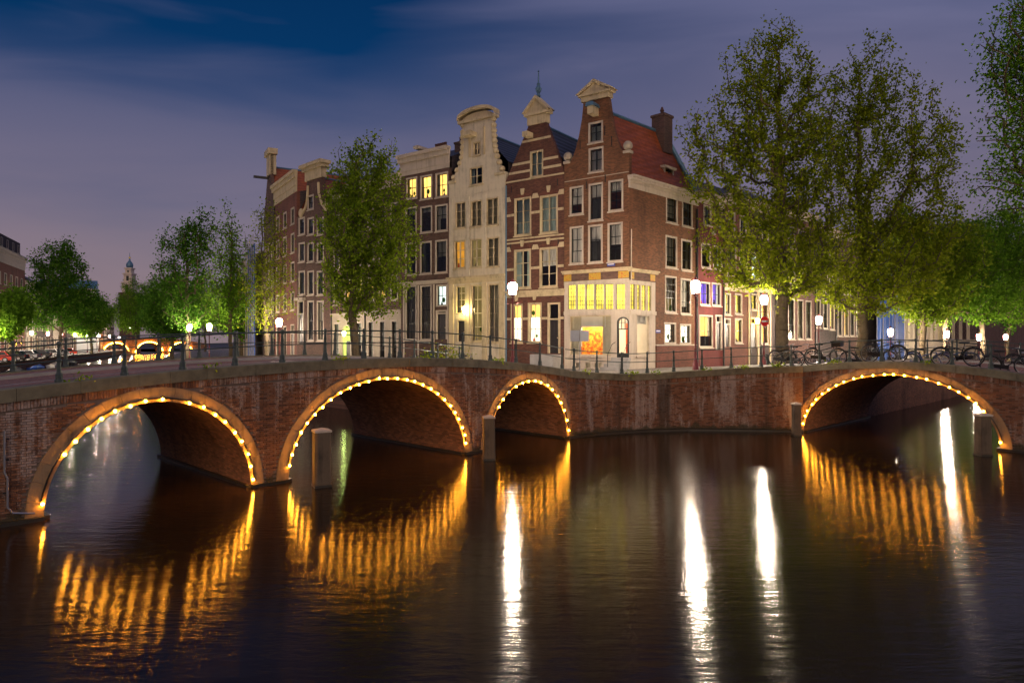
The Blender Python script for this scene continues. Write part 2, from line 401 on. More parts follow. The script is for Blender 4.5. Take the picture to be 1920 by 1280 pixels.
M['car_silver'] = plain('silver_car_paint', (.38,.39,.40), .3, .5, var=.08)
M['car_blue'] = plain('blue_paint', (.02,.09,.42), .3, var=.1)
M['car_glass'] = plain('car_glass', (.012,.014,.016), .08, var=.1)
M['flood_lamp'] = emit('floodlight', (1,.95,.85), 160)
# ================================================================ the setting: water, streets
def bend(b): return max(0., b-80)*.386                      # the left-hand canal turns after b = 80
CT = [(24,22,3.08),(24.5,28,3.0),(27.5,20,2.84),(30,18.5,2.90),(33.8,14,3.2),(43,14,3.15),(38,16,3.08),(34,22,2.75),(33,26,2.7),(28,36,2.2),(27,46,1.8),(26,60,1.65),
      (40,50,1.8),(40,36,2.3),(50,18,2.5),(50,24,2.4),(60,18,1.7),(70,20,1.35),(90,20,1.15),(130,20,1.1),(60,40,1.5),(26,90,1.6),(60,200,1.6)]
CTA = np.array(CT)
def gz(a, b):
    d = ((CTA[:,0]-a)**2+(CTA[:,1]-b)**2+.5)**-1.8
    return float((d*CTA[:,2]).sum()/d.sum())
me = MB().quad((-700,-120,0),(700,-120,0),(700,900,0),(-700,900,0)).mesh('water', M['water'])
structure(put('water', me))
WALL = [(24,20.35,3.12),(25.8,20.12,2.98),(27.4,19.55,2.87),(28.9,18.85,2.90),(30.3,17.9,2.99),(32.2,15.7,3.17),(33.8,13.6,3.26)]  # quay edge between the bridges
g = MB()
def grid(aa, bb, fz, sh=lambda b: 0., inset=None):
    vs = [tuple(AB(a+sh(b), b, fz(a, b))) for b in bb for a in aa]; n = len(aa)
    g.add(vs, [(j*n+i, j*n+i+1, (j+1)*n+i+1, (j+1)*n+i) for j in range(len(bb)-1) for i in range(n-1)])
lin = lambda a, b, n: [a+(b-a)*i/n for i in range(n+1)]
grid([24]+lin(26,70,14), lin(20.35,80,24)+lin(88,300,16), gz, bend)
grid(lin(70,190,16), lin(20.35,60,8), gz)
grid(lin(33.8,70,18)+lin(76,190,12), lin(13.6,20.35,6), gz)
for i in range(len(WALL)-1):
    p, q = WALL[i], WALL[i+1]; c = (33.8,20.35)
    for k in range(6):
        t0, t1 = k/6, (k+1)/6
        f = lambda w, t: (w[0]+(c[0]-w[0])*t, w[1]+(c[1]-w[1])*t)
        e = [f(p,t0), f(q,t0), f(q,t1), f(p,t1)]
        g.add([tuple(AB(x, y, gz(x,y))) for x, y in e], [(0,1,2,3)])
structure(g.build('street', M['slab']))
# left bank of the left-hand canal, and the far right bank
g = MB()
zl = lambda a, b: 1.65+1.5*max(0, 1-max(0, b-28)/22)
grid(lin(-90,0,6)+[3.0,3.8], lin(20.35,80,12)+lin(90,300,14), zl, bend)
structure(g.build('left_bank', M['slab']))
g = MB()
grid(lin(33.8,60,8)+lin(70,190,8), lin(-60,0,4)+[3,5.6], lambda a, b: 1.3+1.8*max(0, 1-max(0, a-43)/20))
structure(g.build('right_bank', M['slab']))
# ground far behind everything so the horizon closes
me = MB().quad((-900,300,1.2),(900,300,1.2),(900,1200,1.2),(-900,1200,1.2)).mesh('far_ground', M['asphalt'])
structure(put('far_ground', me))

# ================================================================ bridges
brick_proto = []
def brick_mesh(L, H, D=.06, e=.004):
    j = lambda s: random.uniform(-s, s)
    m = MB(); x0, x1, z0, z1 = -L/2, L/2, -H/2, H/2
    v = [(x0+e+j(.002),-D*.2,z0+e+j(.002)),(x1-e+j(.002),-D*.2,z0+e+j(.002)),(x1-e+j(.002),-D*.2,z1-e+j(.002)),(x0+e+j(.002),-D*.2,z1-e+j(.002)),
         (x0,-D*.2+.006,z0),(x1,-D*.2+.006,z0),(x1,-D*.2+.006,z1),(x0,-D*.2+.006,z1),(x0,D*.5,z0),(x1,D*.5,z0),(x1,D*.5,z1),(x0,D*.5,z1)]
    f = [(0,1,2,3)]+[(i,4+i,4+(i+1)%4,(i+1)%4) for i in range(4)]+[(4+i,8+i,8+(i+1)%4,4+(i+1)%4) for i in range(4)]
    m.add(v, f); return m
BL, BH = .212, .0645
protos = [brick_mesh(BL-.011, BH-.011) for _ in range(5)]
def brick_wall(par, x0, x1, top, hole, z0=.05, singles=0, near=lambda x, z: 0, xf=None, xstep=BL):
    """stretcher courses; the bricks that show largest are objects of their own, the rest one part"""
    pts = []
    k = 0; z = z0
    while z < 5:
        x = x0+(xstep/2 if k % 2 else 0)
        while x < x1-.02:
            xc = x+xstep/2
            if z+BH/2 < top(xc)-.56 and xc+xstep/2 <= x1+.03 and not hole(xc, z): pts.append((xc, z))
            x += xstep
        z += BH; k += 1
    pts.sort(key=lambda p: near(*p))
    if singles:
        pm = [b.mesh('brick', M['bbrick']) for b in protos]
        for xc, z in pts[:singles]:
            put('brick', random.choice(pm), par, Matrix.Translation((xc, random.uniform(-.006,.004), z)))
    m = MB()
    for xc, z in pts[singles:]:
        b = random.choice(protos); dy = random.uniform(-.006,.004)
        m.add([(x+xc, y+dy, zz+z) for x, y, zz in b.v], b.f)
    if xf: m.v = [xf(*p) for p in m.v]
    o = m.build('brickwork', M['bbrick'], par); o['kind'] = 'stuff'
def soldier_course(par, x0, x1, top, xf=None):
    m = MB(); x = x0
    while x < x1-.03:
        zt = top(x+.035)-.335; m.box(x, x+.058, random.uniform(-.018,-.008), .05, zt-.20, zt); x += .069
    if xf: m.v = [xf(*p) for p in m.v]
    o = m.build('soldier_course', M['bbrick'], par); o['kind'] = 'stuff'
def arch_z(x, a):
    c, h, r = (a[0]+a[1])/2, (a[1]-a[0])/2, a[2]; u = (x-c)/h
    return r*math.sqrt(max(0, 1-u*u)) if abs(u) < 1 else None
def bridge(name, label, loc, rz, x0, x1, top, arches, width, singles, near, ringw=.40):
    e = thing(name, label, 'bridge', loc, rz)
    def inring(x, z, pad):
        for a in arches:
            c, h, r = (a[0]+a[1])/2, (a[1]-a[0])/2+pad, a[2]+pad
            if ((x-c)/h)**2+(z/r)**2 < 1: return True
        return False
    xs = sorted(set([round(x0+(x1-x0)*i/110, 4) for i in range(111)]+[round((a[0]+a[1])/2-(a[1]-a[0])/2*math.cos(PI*k/30), 4) for a in arches for k in range(31)]))
    for nm, y in (('spandrel_wall', .02), ('rear_wall', width)):
        m = MB()
        for p, q in zip(xs[:-1], xs[1:]):
            mid = (p+q)/2; zz = []
            ins = any(a[0] < mid < a[1] for a in arches)
            for x in (p, q):
                lo = -.6
                if ins:
                    for a in arches:
                        if a[0]-1e-3 <= x <= a[1]+1e-3 and a[0] < mid < a[1]: lo = arch_z(min(max(x,a[0]+1e-6),a[1]-1e-6), a) or 0.
                zz.append(lo)
            m.quad((p,y,zz[0]),(q,y,zz[1]),(q,y,top(q)-.06),(p,y,top(p)-.06))
        m.build(nm, M['mortar'] if y < 1 else M['vault'], e)
    for a in arches:                                        # barrel vaults and arch rings
        c, h, r = (a[0]+a[1])/2, (a[1]-a[0])/2, a[2]; n = 30; m = MB()
        cur = [(c-h*math.cos(PI*k/n), r*math.sin(PI*k/n)) for k in range(n+1)]; cur[0] = (a[0],-.6); cur[-1] = (a[1],-.6)
        for (xa, za), (xb, zb) in zip(cur[:-1], cur[1:]): m.quad((xa,.03,za),(xa,width-.01,za),(xb,width-.01,zb),(xb,.03,zb))
        m.build('vault', M['vault'], e, True)
        nv = int(PI*(h+r)/2/.42)
        for k in range(nv):
            t0, t1 = PI*k/nv+.0012, PI*(k+1)/nv-.0012; m = MB(); pr = random.uniform(-.030,-.020)
            pt = lambda t, w, y: (c-(h+w)*math.cos(t), y, max(.06,(r+w)*math.sin(t)))
            ss = [t0+(t1-t0)*i/3 for i in range(4)]
            vs = [pt(t,w,y) for y in (pr,.06) for w in (0.,ringw) for t in ss]
            fs = []
            for i in range(3):
                fs += [(i,i+1,5+i,4+i),(4+i,5+i,13+i,12+i),(i,8+i,9+i,i+1)]
            fs += [(0,4,12,8),(3,11,15,7)]
            m.add(vs, fs); m.build('voussoir', M['ring'], e)
        for xx, sg in ((a[0],-1),(a[1],1)):                 # wet footing either side of each opening
            pass
    brick_wall(e, x0, x1, top, lambda x, z: inring(x, z, ringw+.03), singles=singles, near=near)
    soldier_course(e, x0, x1, top)
    # footings at the water line, between the openings
    ed = [x0]+[v for a in arches for v in (a[0], a[1])]+[x1]
    for p, q in zip(ed[::2], ed[1::2]):
        if q-p > .05: MB().box(p+.0, q-.0, -.16, .0, -.5, .10).build('footing', M['algae'], e)
    # side ledges inside the openings
    for a in arches:
        for xx, sg in ((a[0],1),(a[1],-1)):
            MB().box(min(xx,xx+sg*.14), max(xx,xx+sg*.14), .01, width, -.5, .09).build('ledge', M['algae'], e)
    # coping stones, each one on its own
    x = x0; i = 0
    while x < x1-.1:
        L = min(random.uniform(.8,1.5), x1-x); m = MB(); pr = -.07+random.uniform(-.008,.008); q = x+L-.008
        if x1-(x+L) < .3: L = x1-x; q = x1
        zt = lambda xx: top(xx)
        v = []
        for xx in (x, (x+q)/2, q):
            v += [(xx,pr,zt(xx)-.33),(xx,pr,zt(xx)-.025),(xx,pr+.025,zt(xx)),(xx,.42,zt(xx)),(xx,.42,zt(xx)-.33)]
        f = []
        for s in range(2):
            for k in range(5): f.append((s*5+k, s*5+(k+1)%5, (s+1)*5+(k+1)%5, (s+1)*5+k))
        f = [tuple(reversed(t)) for t in f]+[(0,1,2,3,4),(14,13,12,11,10)]
        m.add(v, f); m.build('coping_stone', M['coping'], e); x += L
    m = MB()
    for p, q in zip(xs[:-1], xs[1:]): m.box(p, q, width-.35, width+.07, top((p+q)/2)-.33, top((p+q)/2)-.0)
    m.build('rear_coping', M['coping'], e)
    # deck: paved footway, kerb, roadway, kerb, footway
    for nm, ya, yb, dz, mt in (('footway', .42, 1.9, -.04, M['paver']), ('kerb', 1.9, 2.06, -.035, M['grey_stone']), ('roadway', 2.06, width-1.8, -.14, M['paver']),
                               ('kerb', width-1.8, width-1.62, -.035, M['grey_stone']), ('footway', width-1.62, width-.35, -.04, M['paver'])):
        m = MB()
        for p, q in zip(xs[:-1], xs[1:]):
            m.quad((p,ya,top(p)+dz),(q,ya,top(q)+dz),(q,yb,top(q)+dz),(p,yb,top(p)+dz))
            if nm == 'kerb': m.quad((p,ya,top(p)-.2),(q,ya,top(q)-.2),(q,ya,top(q)+dz),(p,ya,top(p)+dz))
        m.build(nm, mt, e)
    return e
def top_l(a): return 3.86-(a-14.2)**2*(.0045 if a < 14.2 else .0074)
def top_r(x): return 3.55-(x-4.0)**2*.0178
ARL = [(3.79,9.09,2.78),(10.3,17.68,3.10),(18.97,23.90,2.70)]
ARR = [(.05,8.0,2.92)]
BRL = bridge('brick_bridge', 'three-arched brick canal bridge strung with amber bulbs at left', AB(0,20.35), PI/4, -6, 24, top_l, ARL, 8.0, 300, lambda x, z: x-.5*z if x > 2.4 else 99+x)
BRR = bridge('brick_bridge', 'single wide brick arch bridge strung with amber bulbs at right', AB(33.8,13.6), -PI/4, 0, 16, top_r, ARR, 9.3, 300, lambda x, z: -x if x < 10.2 else 99+x)

# ---------------------------------------------------------------- the quay wall between them
cum = [0.]
for p, q in zip(WALL[:-1], WALL[1:]): cum.append(cum[-1]+math.hypot(q[0]-p[0], q[1]-p[1]))
def wall_at(x):
    for i in range(len(WALL)-1):
        if x <= cum[i+1] or i == len(WALL)-2:
            t = (x-cum[i])/(cum[i+1]-cum[i]); p, q = WALL[i], WALL[i+1]
            da, db = (q[0]-p[0])/(cum[i+1]-cum[i]), (q[1]-p[1])/(cum[i+1]-cum[i])
            return p[0]+(q[0]-p[0])*t, p[1]+(q[1]-p[1])*t, p[2]+(q[2]-p[2])*t, da, db
def wall_xf(x, y, z):                                      # wall length, depth into the bank, height -> world
    a, b, _, da, db = wall_at(min(max(x,1e-4),cum[-1]-1e-4)); return tuple(AB(a-db*y, b+da*y, z))
QW = thing('quay_wall', 'lime-streaked brick quay wall between the two bridges', 'wall')
wtop = lambda x: wall_at(x)[2]
m = MB()
for i in range(60):
    p, q = cum[-1]*i/60, cum[-1]*(i+1)/60
    m.add([wall_xf(p,.02,-.6), wall_xf(q,.02,-.6), wall_xf(q,.02,wtop(q)-.1), wall_xf(p,.02,wtop(p)-.1)], [(0,1,2,3)])
m.build('backing', M['mortar'], QW)
brick_wall(QW, .02, cum[-1], wtop, lambda x, z: False, xf=wall_xf)
soldier_course(QW, .02, cum[-1], wtop, wall_xf)
m = MB()
for i in range(40):
    p, q = cum[-1]*i/40, cum[-1]*(i+1)/40
    m.add([wall_xf(xx,y,z) for xx in (p,q) for y, z in ((-.14,-.5),(-.14,.10),(.02,.14))], [(0,1,4,3),(1,2,5,4)])
m.build('footing', M['algae'], QW)
x = 0.
while x < cum[-1]-.1:
    L = random.uniform(.8,1.3); q = min(x+L, cum[-1])
    if cum[-1]-q < .4: q = cum[-1]
    m = MB(); k = 4; vs = []
    for i in range(k+1):
        xx = x+.004+(q-x-.008)*i/k; zt = wtop(xx)
        vs += [wall_xf(xx,y,z) for y, z in ((-.07,zt-.33),(-.07,zt-.025),(-.045,zt),(.42,zt),(.42,zt-.33))]
    fs = [tuple(reversed((i*5+j, i*5+(j+1)%5, (i+1)*5+(j+1)%5, (i+1)*5+j))) for i in range(k) for j in range(5)]+[(0,1,2,3,4),tuple(reversed(range(k*5,k*5+5)))]
    m.add(vs, fs); m.build('coping_stone', M['coping'], QW); x = q
# other canal walls, farther off
def far_wall(label, pts):
    m = MB()
    for (a0,b0,z0),(a1,b1,z1) in zip(pts[:-1], pts[1:]):
        m.add([tuple(AB(a0,b0,-.5)), tuple(AB(a1,b1,-.5)), tuple(AB(a1,b1,z1-.25)), tuple(AB(a0,b0,z0-.25))], [(0,1,2,3)], 0)
        d = Vector((b1-b0, a0-a1)).normalized()*.05
        m.add([tuple(AB(a0+d.x,b0+d.y,z0-.25)), tuple(AB(a1+d.x,b1+d.y,z1-.25)), tuple(AB(a1+d.x,b1+d.y,z1+.03)), tuple(AB(a0+d.x,b0+d.y,z0+.03)),
               tuple(AB(a0-d.x*7,b0-d.y*7,z0+.03)), tuple(AB(a1-d.x*7,b1-d.y*7,z1+.03))], [(0,1,2,3),(3,2,5,4)], 1)
    o = m.build('canal_wall', [M['vault'], M['coping']]); tag(o, label, 'wall')
far_wall('brick canal wall seen through the right bridge arch', [(a,13.6,gz(a,13.6)) for a in (43.1,48,55,65,80,100,140,190)])
far_wall('brick canal wall on the near side of the right canal beyond the bridge', [(a,5.6,1.3+1.8*max(0,1-max(0,a-43)/20)) for a in (190,120,80,60,50,43.1)])
far_wall('canal wall below the row of gabled houses on the left canal', [(24+bend(b),b,gz(24,b)) for b in (28.3,34,42,55,70,80,120,180,300)])
far_wall('far canal wall with moored boats on the left canal', [(3.8+bend(b),b,zl(3.8,b)) for b in (300,200,140,100,80,50,40,28.3)])

# ---------------------------------------------------------------- strings of bulbs along the arch edges
bulb_me = MB().ball((0,0,0), .039, 6, 4).mesh('bulb', M['bulb'], True)
def light_string(label, brg, a, n, skip=(), t_lo=.06, t_hi=.94):
    c, h, r = (a[0]+a[1])/2, (a[1]-a[0])/2, a[2]
    e = thing('light_string', label, 'string lights', group='amber light strings on the bridge arches')
    e.matrix_world = Matrix.Translation(brg.location) @ Matrix.Rotation(brg.rotation_euler.z, 4, 'Z')
    P = lambda t, w=.07, y=-.085: (c-(h+w)*math.cos(t), y, (r+w)*math.sin(t))
    MB().tube([P(PI*(t_lo+(t_hi-t_lo)*i/40), .10, -.055) for i in range(41)], .022, 5).build('cable', M['black'], e)
    for k in range(n):
        if k in skip: continue
        t = PI*(t_lo+(t_hi-t_lo)*(k+random.uniform(-.10,.10))/(n-1)); p = P(t, .05+random.uniform(-.022,.022), -.10+random.uniform(-.02,.02))
        put('bulb', bulb_me, e, Matrix.Translation(p))
        q = P(t, .13, -.05)
        MB().tube([q, ((p[0]+q[0])/2,(p[1]+q[1])/2,(p[2]+q[2])/2)], .03, 5).build('socket', M['black'], e)
light_string('amber bulb string round the near left arch of the three-arched bridge', BRL, ARL[0], 21, (1,2,11), .05, .97)
light_string('amber bulb string round the middle arch of the three-arched bridge', BRL, ARL[1], 27, (), .055, .955)
light_string('amber bulb string round the small far arch beside the quay wall', BRL, ARL[2], 18, (0,1), .06, .95)
light_string('amber bulb string round the single arch of the right bridge', BRR, ARR[0], 27, (23,24,25), .05, .96)

e = thing('drain_pipe', 'thin bent drain pipe on the bridge wall at the left edge', 'pipe', AB(2.98,20.30,0), PI/4)
MB().tube([(0,-.05,2.3),(0,-.05,1.3),(.06,-.06,1.15),(.06,-.06,.45),(.16,-.08,.30),(.6,-.10,.22)], .028, 6).build('pipe', M['steel'], e)
for z in (2.1,1.6,.8): MB().box(-.03,.09,-.03,.0,z-.02,z+.02).build('clip', M['black'], e)
# ---------------------------------------------------------------- iron railings
post_prof = [(.105,0),(.105,.06),(.085,.08),(.085,.20),(.060,.24),(.055,.30),(.052,.52),(.068,.54),(.068,.58),(.040,.61),(.052,.70),(.036,.82),(.034,.88),(.052,.90),(.052,.93),(.040,.94)]
pm = MB().lathe(post_prof, 8, rot=PI/8)
pm.ball((0,0,.99), .062, 8, 5)
post_me = pm.mesh('post', M['iron'])
def railing(label, pts, step, first=.0, h=.97):
    """pts: world points along the coping"""
    e = thing('railing', label, 'railing', pts[0])
    P = [Vector(p)-Vector(pts[0]) for p in pts]; cl_ = [0.]
    for p, q in zip(P[:-1], P[1:]): cl_.append(cl_[-1]+(q-p).length)
    def at(s):
        for i in range(len(P)-1):
            if s <= cl_[i+1] or i == len(P)-2:
                t = (s-cl_[i])/(cl_[i+1]-cl_[i]); return P[i].lerp(P[i+1], t)
    s = first
    while s < cl_[-1]:
        put('post', post_me, e, Matrix.Translation(at(s))); s += step
    for hh, r in ((h,.024),(.55,.020)):
        n = max(2, int(cl_[-1]/.75)); MB().tube([at(cl_[-1]*i/n)+Vector((0,0,hh)) for i in range(n+1)], r, 6).build('rail', M['iron'], e)
    return e
railing('iron railing on the front parapet of the left bridge', [AB(a,20.62,top_l(a)) for a in lin(-4.9,24.,24)], 1.52, .03)
railing('iron railing on the far side of the left bridge', [AB(a,28.1,top_l(a)) for a in lin(-4.7,24.3,24)], 1.52, .03)
railing('iron railing along the quay wall between the bridges', [wall_xf(cum[-1]*i/16,.2,wtop(cum[-1]*i/16)) for i in range(17)], 1.44, .55)
railing('iron railing on the front parapet of the right bridge with bicycles', [AB(34.05,b,top_r(13.6-b)) for b in lin(13.4,-1,18)], 1.39, .5)
railing('iron railing on the far side of the right bridge', [AB(42.85,b,top_r(13.6-b)) for b in lin(13.4,-1,18)], 1.39, .2)
railing('iron railing on the canal edge below the gabled houses', [AB(24.3,b,gz(24.3,b)+.02) for b in (29,34,40,48,58)], 1.5, .5)

# ---------------------------------------------------------------- timber mooring piles
def pile(label, x, ybase, wpx, ytop, rz):
    Y = CAMZ*FPX/(ybase-640); X = (x-960)/FPX*Y; wd = wpx/FPX*Y/1.2; zt = CAMZ-(ytop-640)*Y/FPX; h = wd/2
    e = thing('mooring_pile', label, 'mooring pile', (X,Y+.3,0), rz, 'timber mooring piles by the bridge arches')
    m = MB(); rings = [(-.8,1.),(.05,1.0),(.12,1.04),(.4,1.),(zt*.6,.98),(zt-.06,.97)]; vs = []
    for z, k in rings:
        for sx, sy in ((-1,-.8),(-.8,-1),(.8,-1),(1,-.8),(1,.8),(.8,1),(-.8,1),(-1,.8)): vs.append((sx*h*k+random.uniform(-.012,.012), sy*h*k+random.uniform(-.012,.012), z))
    n = 8; fs = [(i*n+j,i*n+(j+1)%n,(i+1)*n+(j+1)%n,(i+1)*n+j) for i in range(len(rings)-1) for j in range(n)]
    m.add(vs, fs); m.build('timber', M['wood_pile'], e)
    MB().box(-h*1.06,h*1.06,-h*1.06,h*1.06,-.4,.07).build('waterline_band', M['algae'], e)
    m = MB(); c = h*1.06
    m.add([(-c,-c,zt-.06),(c,-c,zt-.06),(c,c,zt-.06),(-c,c,zt-.06),(-c,-c,zt+.0),(c,-c,zt+.0),(c,c,zt+.0),(-c,c,zt+.0),(0,0,zt+.07)],
          [(3,2,1,0),(0,1,5,4),(1,2,6,5),(2,3,7,6),(3,0,4,7),(4,5,8),(5,6,8),(6,7,8),(7,4,8)])
    m.build('cap', M['white'], e)
pile('square timber pile with white cap in front of the middle arch', 598, 915, 36, 808, math.radians(28))
pile('square timber pile with white cap between the middle and small arches', 916, 864, 26, 782, math.radians(8))
pile('slim dark timber pile at the left foot of the right bridge arch', 1498, 819, 17, 757, math.radians(5))
pile('stout timber pile at the right foot of the right bridge arch', 1853, 856, 26, 778, math.radians(3))
# ================================================================ houses
class Fac:
    """a facade line on the ground: photo measurements -> metres along and up that facade"""
    def __init__(s, X, Y, th, base): s.X, s.Y, s.th, s.base = X, Y, th, base; s.c, s.n = math.cos(th), math.sin(th)
    def s(s_, x): t = (x-960)/FPX; return (t*s_.Y-s_.X)/(s_.c-t*s_.n)
    def z(s_, x, y): d = s_.Y+s_.s(x)*s_.n; return CAMZ+(640-y)*d/FPX-s_.base
    def rect(s_, x0, y0, x1, y1): xc = (x0+x1)/2; return (s_.s(x0), s_.s(x1), s_.z(xc,y1), s_.z(xc,y0))

def facade(par, prof, ops, mat, name='wall', thick=.32, rev=.16):
    """prof: [(z, left, right)] going up; ops: openings (s0,s1,z0,z1). Front at y=0 with real openings and reveals."""
    zs = sorted(set([round(p[0],4) for p in prof]+[round(v,4) for o in ops for v in o[2:4] if prof[0][0] < v < prof[-1][0]]))
    def side(z, k, up):
        c = [p for p in prof if abs(p[0]-z) < 1e-3]
        if c: return (c[-1] if up else c[0])[k]
        for p, q in zip(prof[:-1], prof[1:]):
            if p[0] < z < q[0]: t = (z-p[0])/(q[0]-p[0]); return p[k]+(q[k]-p[k])*t
    m = MB()
    for za, zb in zip(zs[:-1], zs[1:]):
        mid = (za+zb)/2
        act = sorted([o for o in ops if o[2] < mid < o[3]])
        l0, l1, r0, r1 = side(za,1,True), side(zb,1,False), side(za,2,True), side(zb,2,False)
        e = [(l0,l1)]
        for o in act: e += [(o[0],o[0]),(o[1],o[1])]
        e += [(r0,r1)]
        for (a0,a1),(b0,b1) in zip(e[::2], e[1::2]):
            if max(b0-a0, b1-a1) > .005: m.quad((a0,0,za),(b0,0,za),(b1,0,zb),(a1,0,zb)); m.quad((b0,thick,za),(a0,thick,za),(a1,thick,zb),(b1,thick,zb))
        m.quad((l0,thick,za),(l0,0,za),(l1,0,zb),(l1,thick,zb)); m.quad((r0,0,za),(r0,thick,za),(r1,thick,zb),(r1,0,zb))
    for p, q in zip(prof[:-1], prof[1:]):
        if abs(p[0]-q[0]) < 1e-3:
            for k in (1,2):
                if abs(p[k]-q[k]) > .01: m.quad((p[k],0,p[0]),(q[k],0,p[0]),(q[k],thick,p[0]),(p[k],thick,p[0]))
    t = prof[-1]; m.quad((t[1],0,t[0]),(t[2],0,t[0]),(t[2],thick,t[0]),(t[1],thick,t[0]))
    for a, b, z0, z1 in ops:
        m.quad((a,0,z0),(a,0,z1),(a,thick,z1),(a,thick,z0)); m.quad((b,0,z1),(b,0,z0),(b,thick,z0),(b,thick,z1))
        m.quad((a,0,z0),(a,thick,z0),(b,thick,z0),(b,0,z0)); m.quad((a,0,z1),(b,0,z1),(b,thick,z1),(a,thick,z1))
    return m.build(name, mat, par)

def window(par, s0, s1, z0, z1, cols=2, rows=(.5,), fr='white', sash='white', cur=None, each=True, fw=.09, sill=True, name='window', bw=.032, heavy=None, cy_=.24, k=.035):
    """white outer frame, sashes, glazing bars, a pane in every light, sill, and what hangs behind the glass"""
    m = MB(); o = .025; y0, y1 = -.025, .13
    m.box(s0-o, s0+fw, y0, y1, z0-o, z1+o); m.box(s1-fw, s1+o, y0, y1, z0-o, z1+o)
    m.box(s0+fw, s1-fw, y0, y1, z1-fw, z1+o); m.box(s0+fw, s1-fw, y0, y1, z0-o, z0+fw*.9)
    a, b, c, d = s0+fw, s1-fw, z0+fw*.9, z1-fw; ya, yb = .06, .11
    m.box(a, a+k, ya, yb, c, d, 1); m.box(b-k, b, ya, yb, c, d, 1); m.box(a+k, b-k, ya, yb, c, c+k, 1); m.box(a+k, b-k, ya, yb, d-k, d, 1)
    xs = [a+(b-a)*i/cols for i in range(cols+1)]; zs = [c]+[c+(d-c)*f for f in rows]+[d]
    for i, x in enumerate(xs[1:-1]):
        h_ = bw/2 if heavy is None else heavy/2; m.box(x-h_, x+h_, ya+.01, yb-.01, c+k, d-k, 1)
    for i, z in enumerate(zs[1:-1]): h_ = bw*.7; m.box(a+k, b-k, ya+.005, yb-.005, z-h_, z+h_, 1)
    w = m.build(name, [M[fr], M[sash]], par)
    if each:
        for xa, xb in zip(xs[:-1], xs[1:]):
            for za, zb in zip(zs[:-1], zs[1:]): MB().quad((xa,.085,za),(xb,.085,za),(xb,.085,zb),(xa,.085,zb)).build('pane', M['glass'], w)
    else: MB().quad((a,.085,c),(b,.085,c),(b,.085,d),(a,.085,d)).build('pane', M['glass'], w)
    if sill: MB().box(s0-.07, s1+.07, -.11, .03, z0-.10, z0-.026).build('sill', M['white' if fr != 'cream' else 'cream'], w)
    if cur is None or (isinstance(cur, tuple) and cur[0] == 'curtain'):       # drapes drawn to the sides, a blind let down a little
        rr = random.random(); cur = None
        if rr < .75:
            cm = MB(); wd_ = (b-a)*random.uniform(.14,.30)
            for p, q in ((a-.06,a+wd_),(b-wd_,b+.06)):
                for i in range(5):
                    u0, u1 = p+(q-p)*i/5, p+(q-p)*(i+1)/5; cm.quad((u0,.22+.03*(i%2),c),(u1,.22+.03*((i+1)%2),c),(u1,.22+.03*((i+1)%2),d),(u0,.22+.03*(i%2),d))
            cm.build('curtain', M[random.choice(('curtain','tan_curtain','blind','bluegrey_curtain'))], w)
        if rr > .45: cur = [('blind', random.uniform(.45,.85), 1.)]
    for cu in (cur if isinstance(cur, list) else [cur] if cur else []):
        mt, f0, f1 = cu if isinstance(cu, tuple) else (cu, 0., 1.)
        y = cy_; n = 12; cm = MB(); za, zb = c+(d-c)*f0, c+(d-c)*f1
        for i in range(n):
            p, q = a+(b-a)*i/n, a+(b-a)*(i+1)/n; yy = (y+.03*(i % 2), y+.03*((i+1) % 2))
            cm.quad((p,yy[0],za),(q,yy[1],za),(q,yy[1],zb),(p,yy[0],zb))
        cm.build('curtain' if not mt.startswith('lit') else 'lit_curtain', M[mt], w)
        if mt.startswith('lit') and name == 'window' and b-a > .35:           # drapes and things standing on the sill, seen against the light
            dm_ = MB(); wl_, wr_ = (b-a)*random.uniform(.05,.22), (b-a)*random.uniform(.05,.22)
            for p, q in ((a-.05,a+wl_),(b-wr_,b+.05)): dm_.quad((p,y-.03,za),(q,y-.05,za),(q-(q-p)*.3*random.random(),y-.05,zb),(p,y-.03,zb))
            dm_.build('curtain', M[random.choice(('tan_curtain','cream','curtain'))], w)
            if random.random() < .7:
                vx = a+(b-a)*random.uniform(.25,.75); hh = random.uniform(.16,.34); MB().lathe([(.05,0),(.09,hh*.35),(.04,hh*.7),(.06,hh)], 8, (vx,.16,za+.005)).build('vase', M[random.choice(('dim','terracotta','red_paint','blue_paint'))], w)
            if random.random() < .6:
                vx = a+(b-a)*random.uniform(.2,.8); MB().ball((vx,.17,za+(zb-za)*random.uniform(.18,.34)), (b-a)*random.uniform(.10,.18), 7, 5, sc=(1,.3,1.3)).build('houseplant', M['leaf_c'], w)
    return w
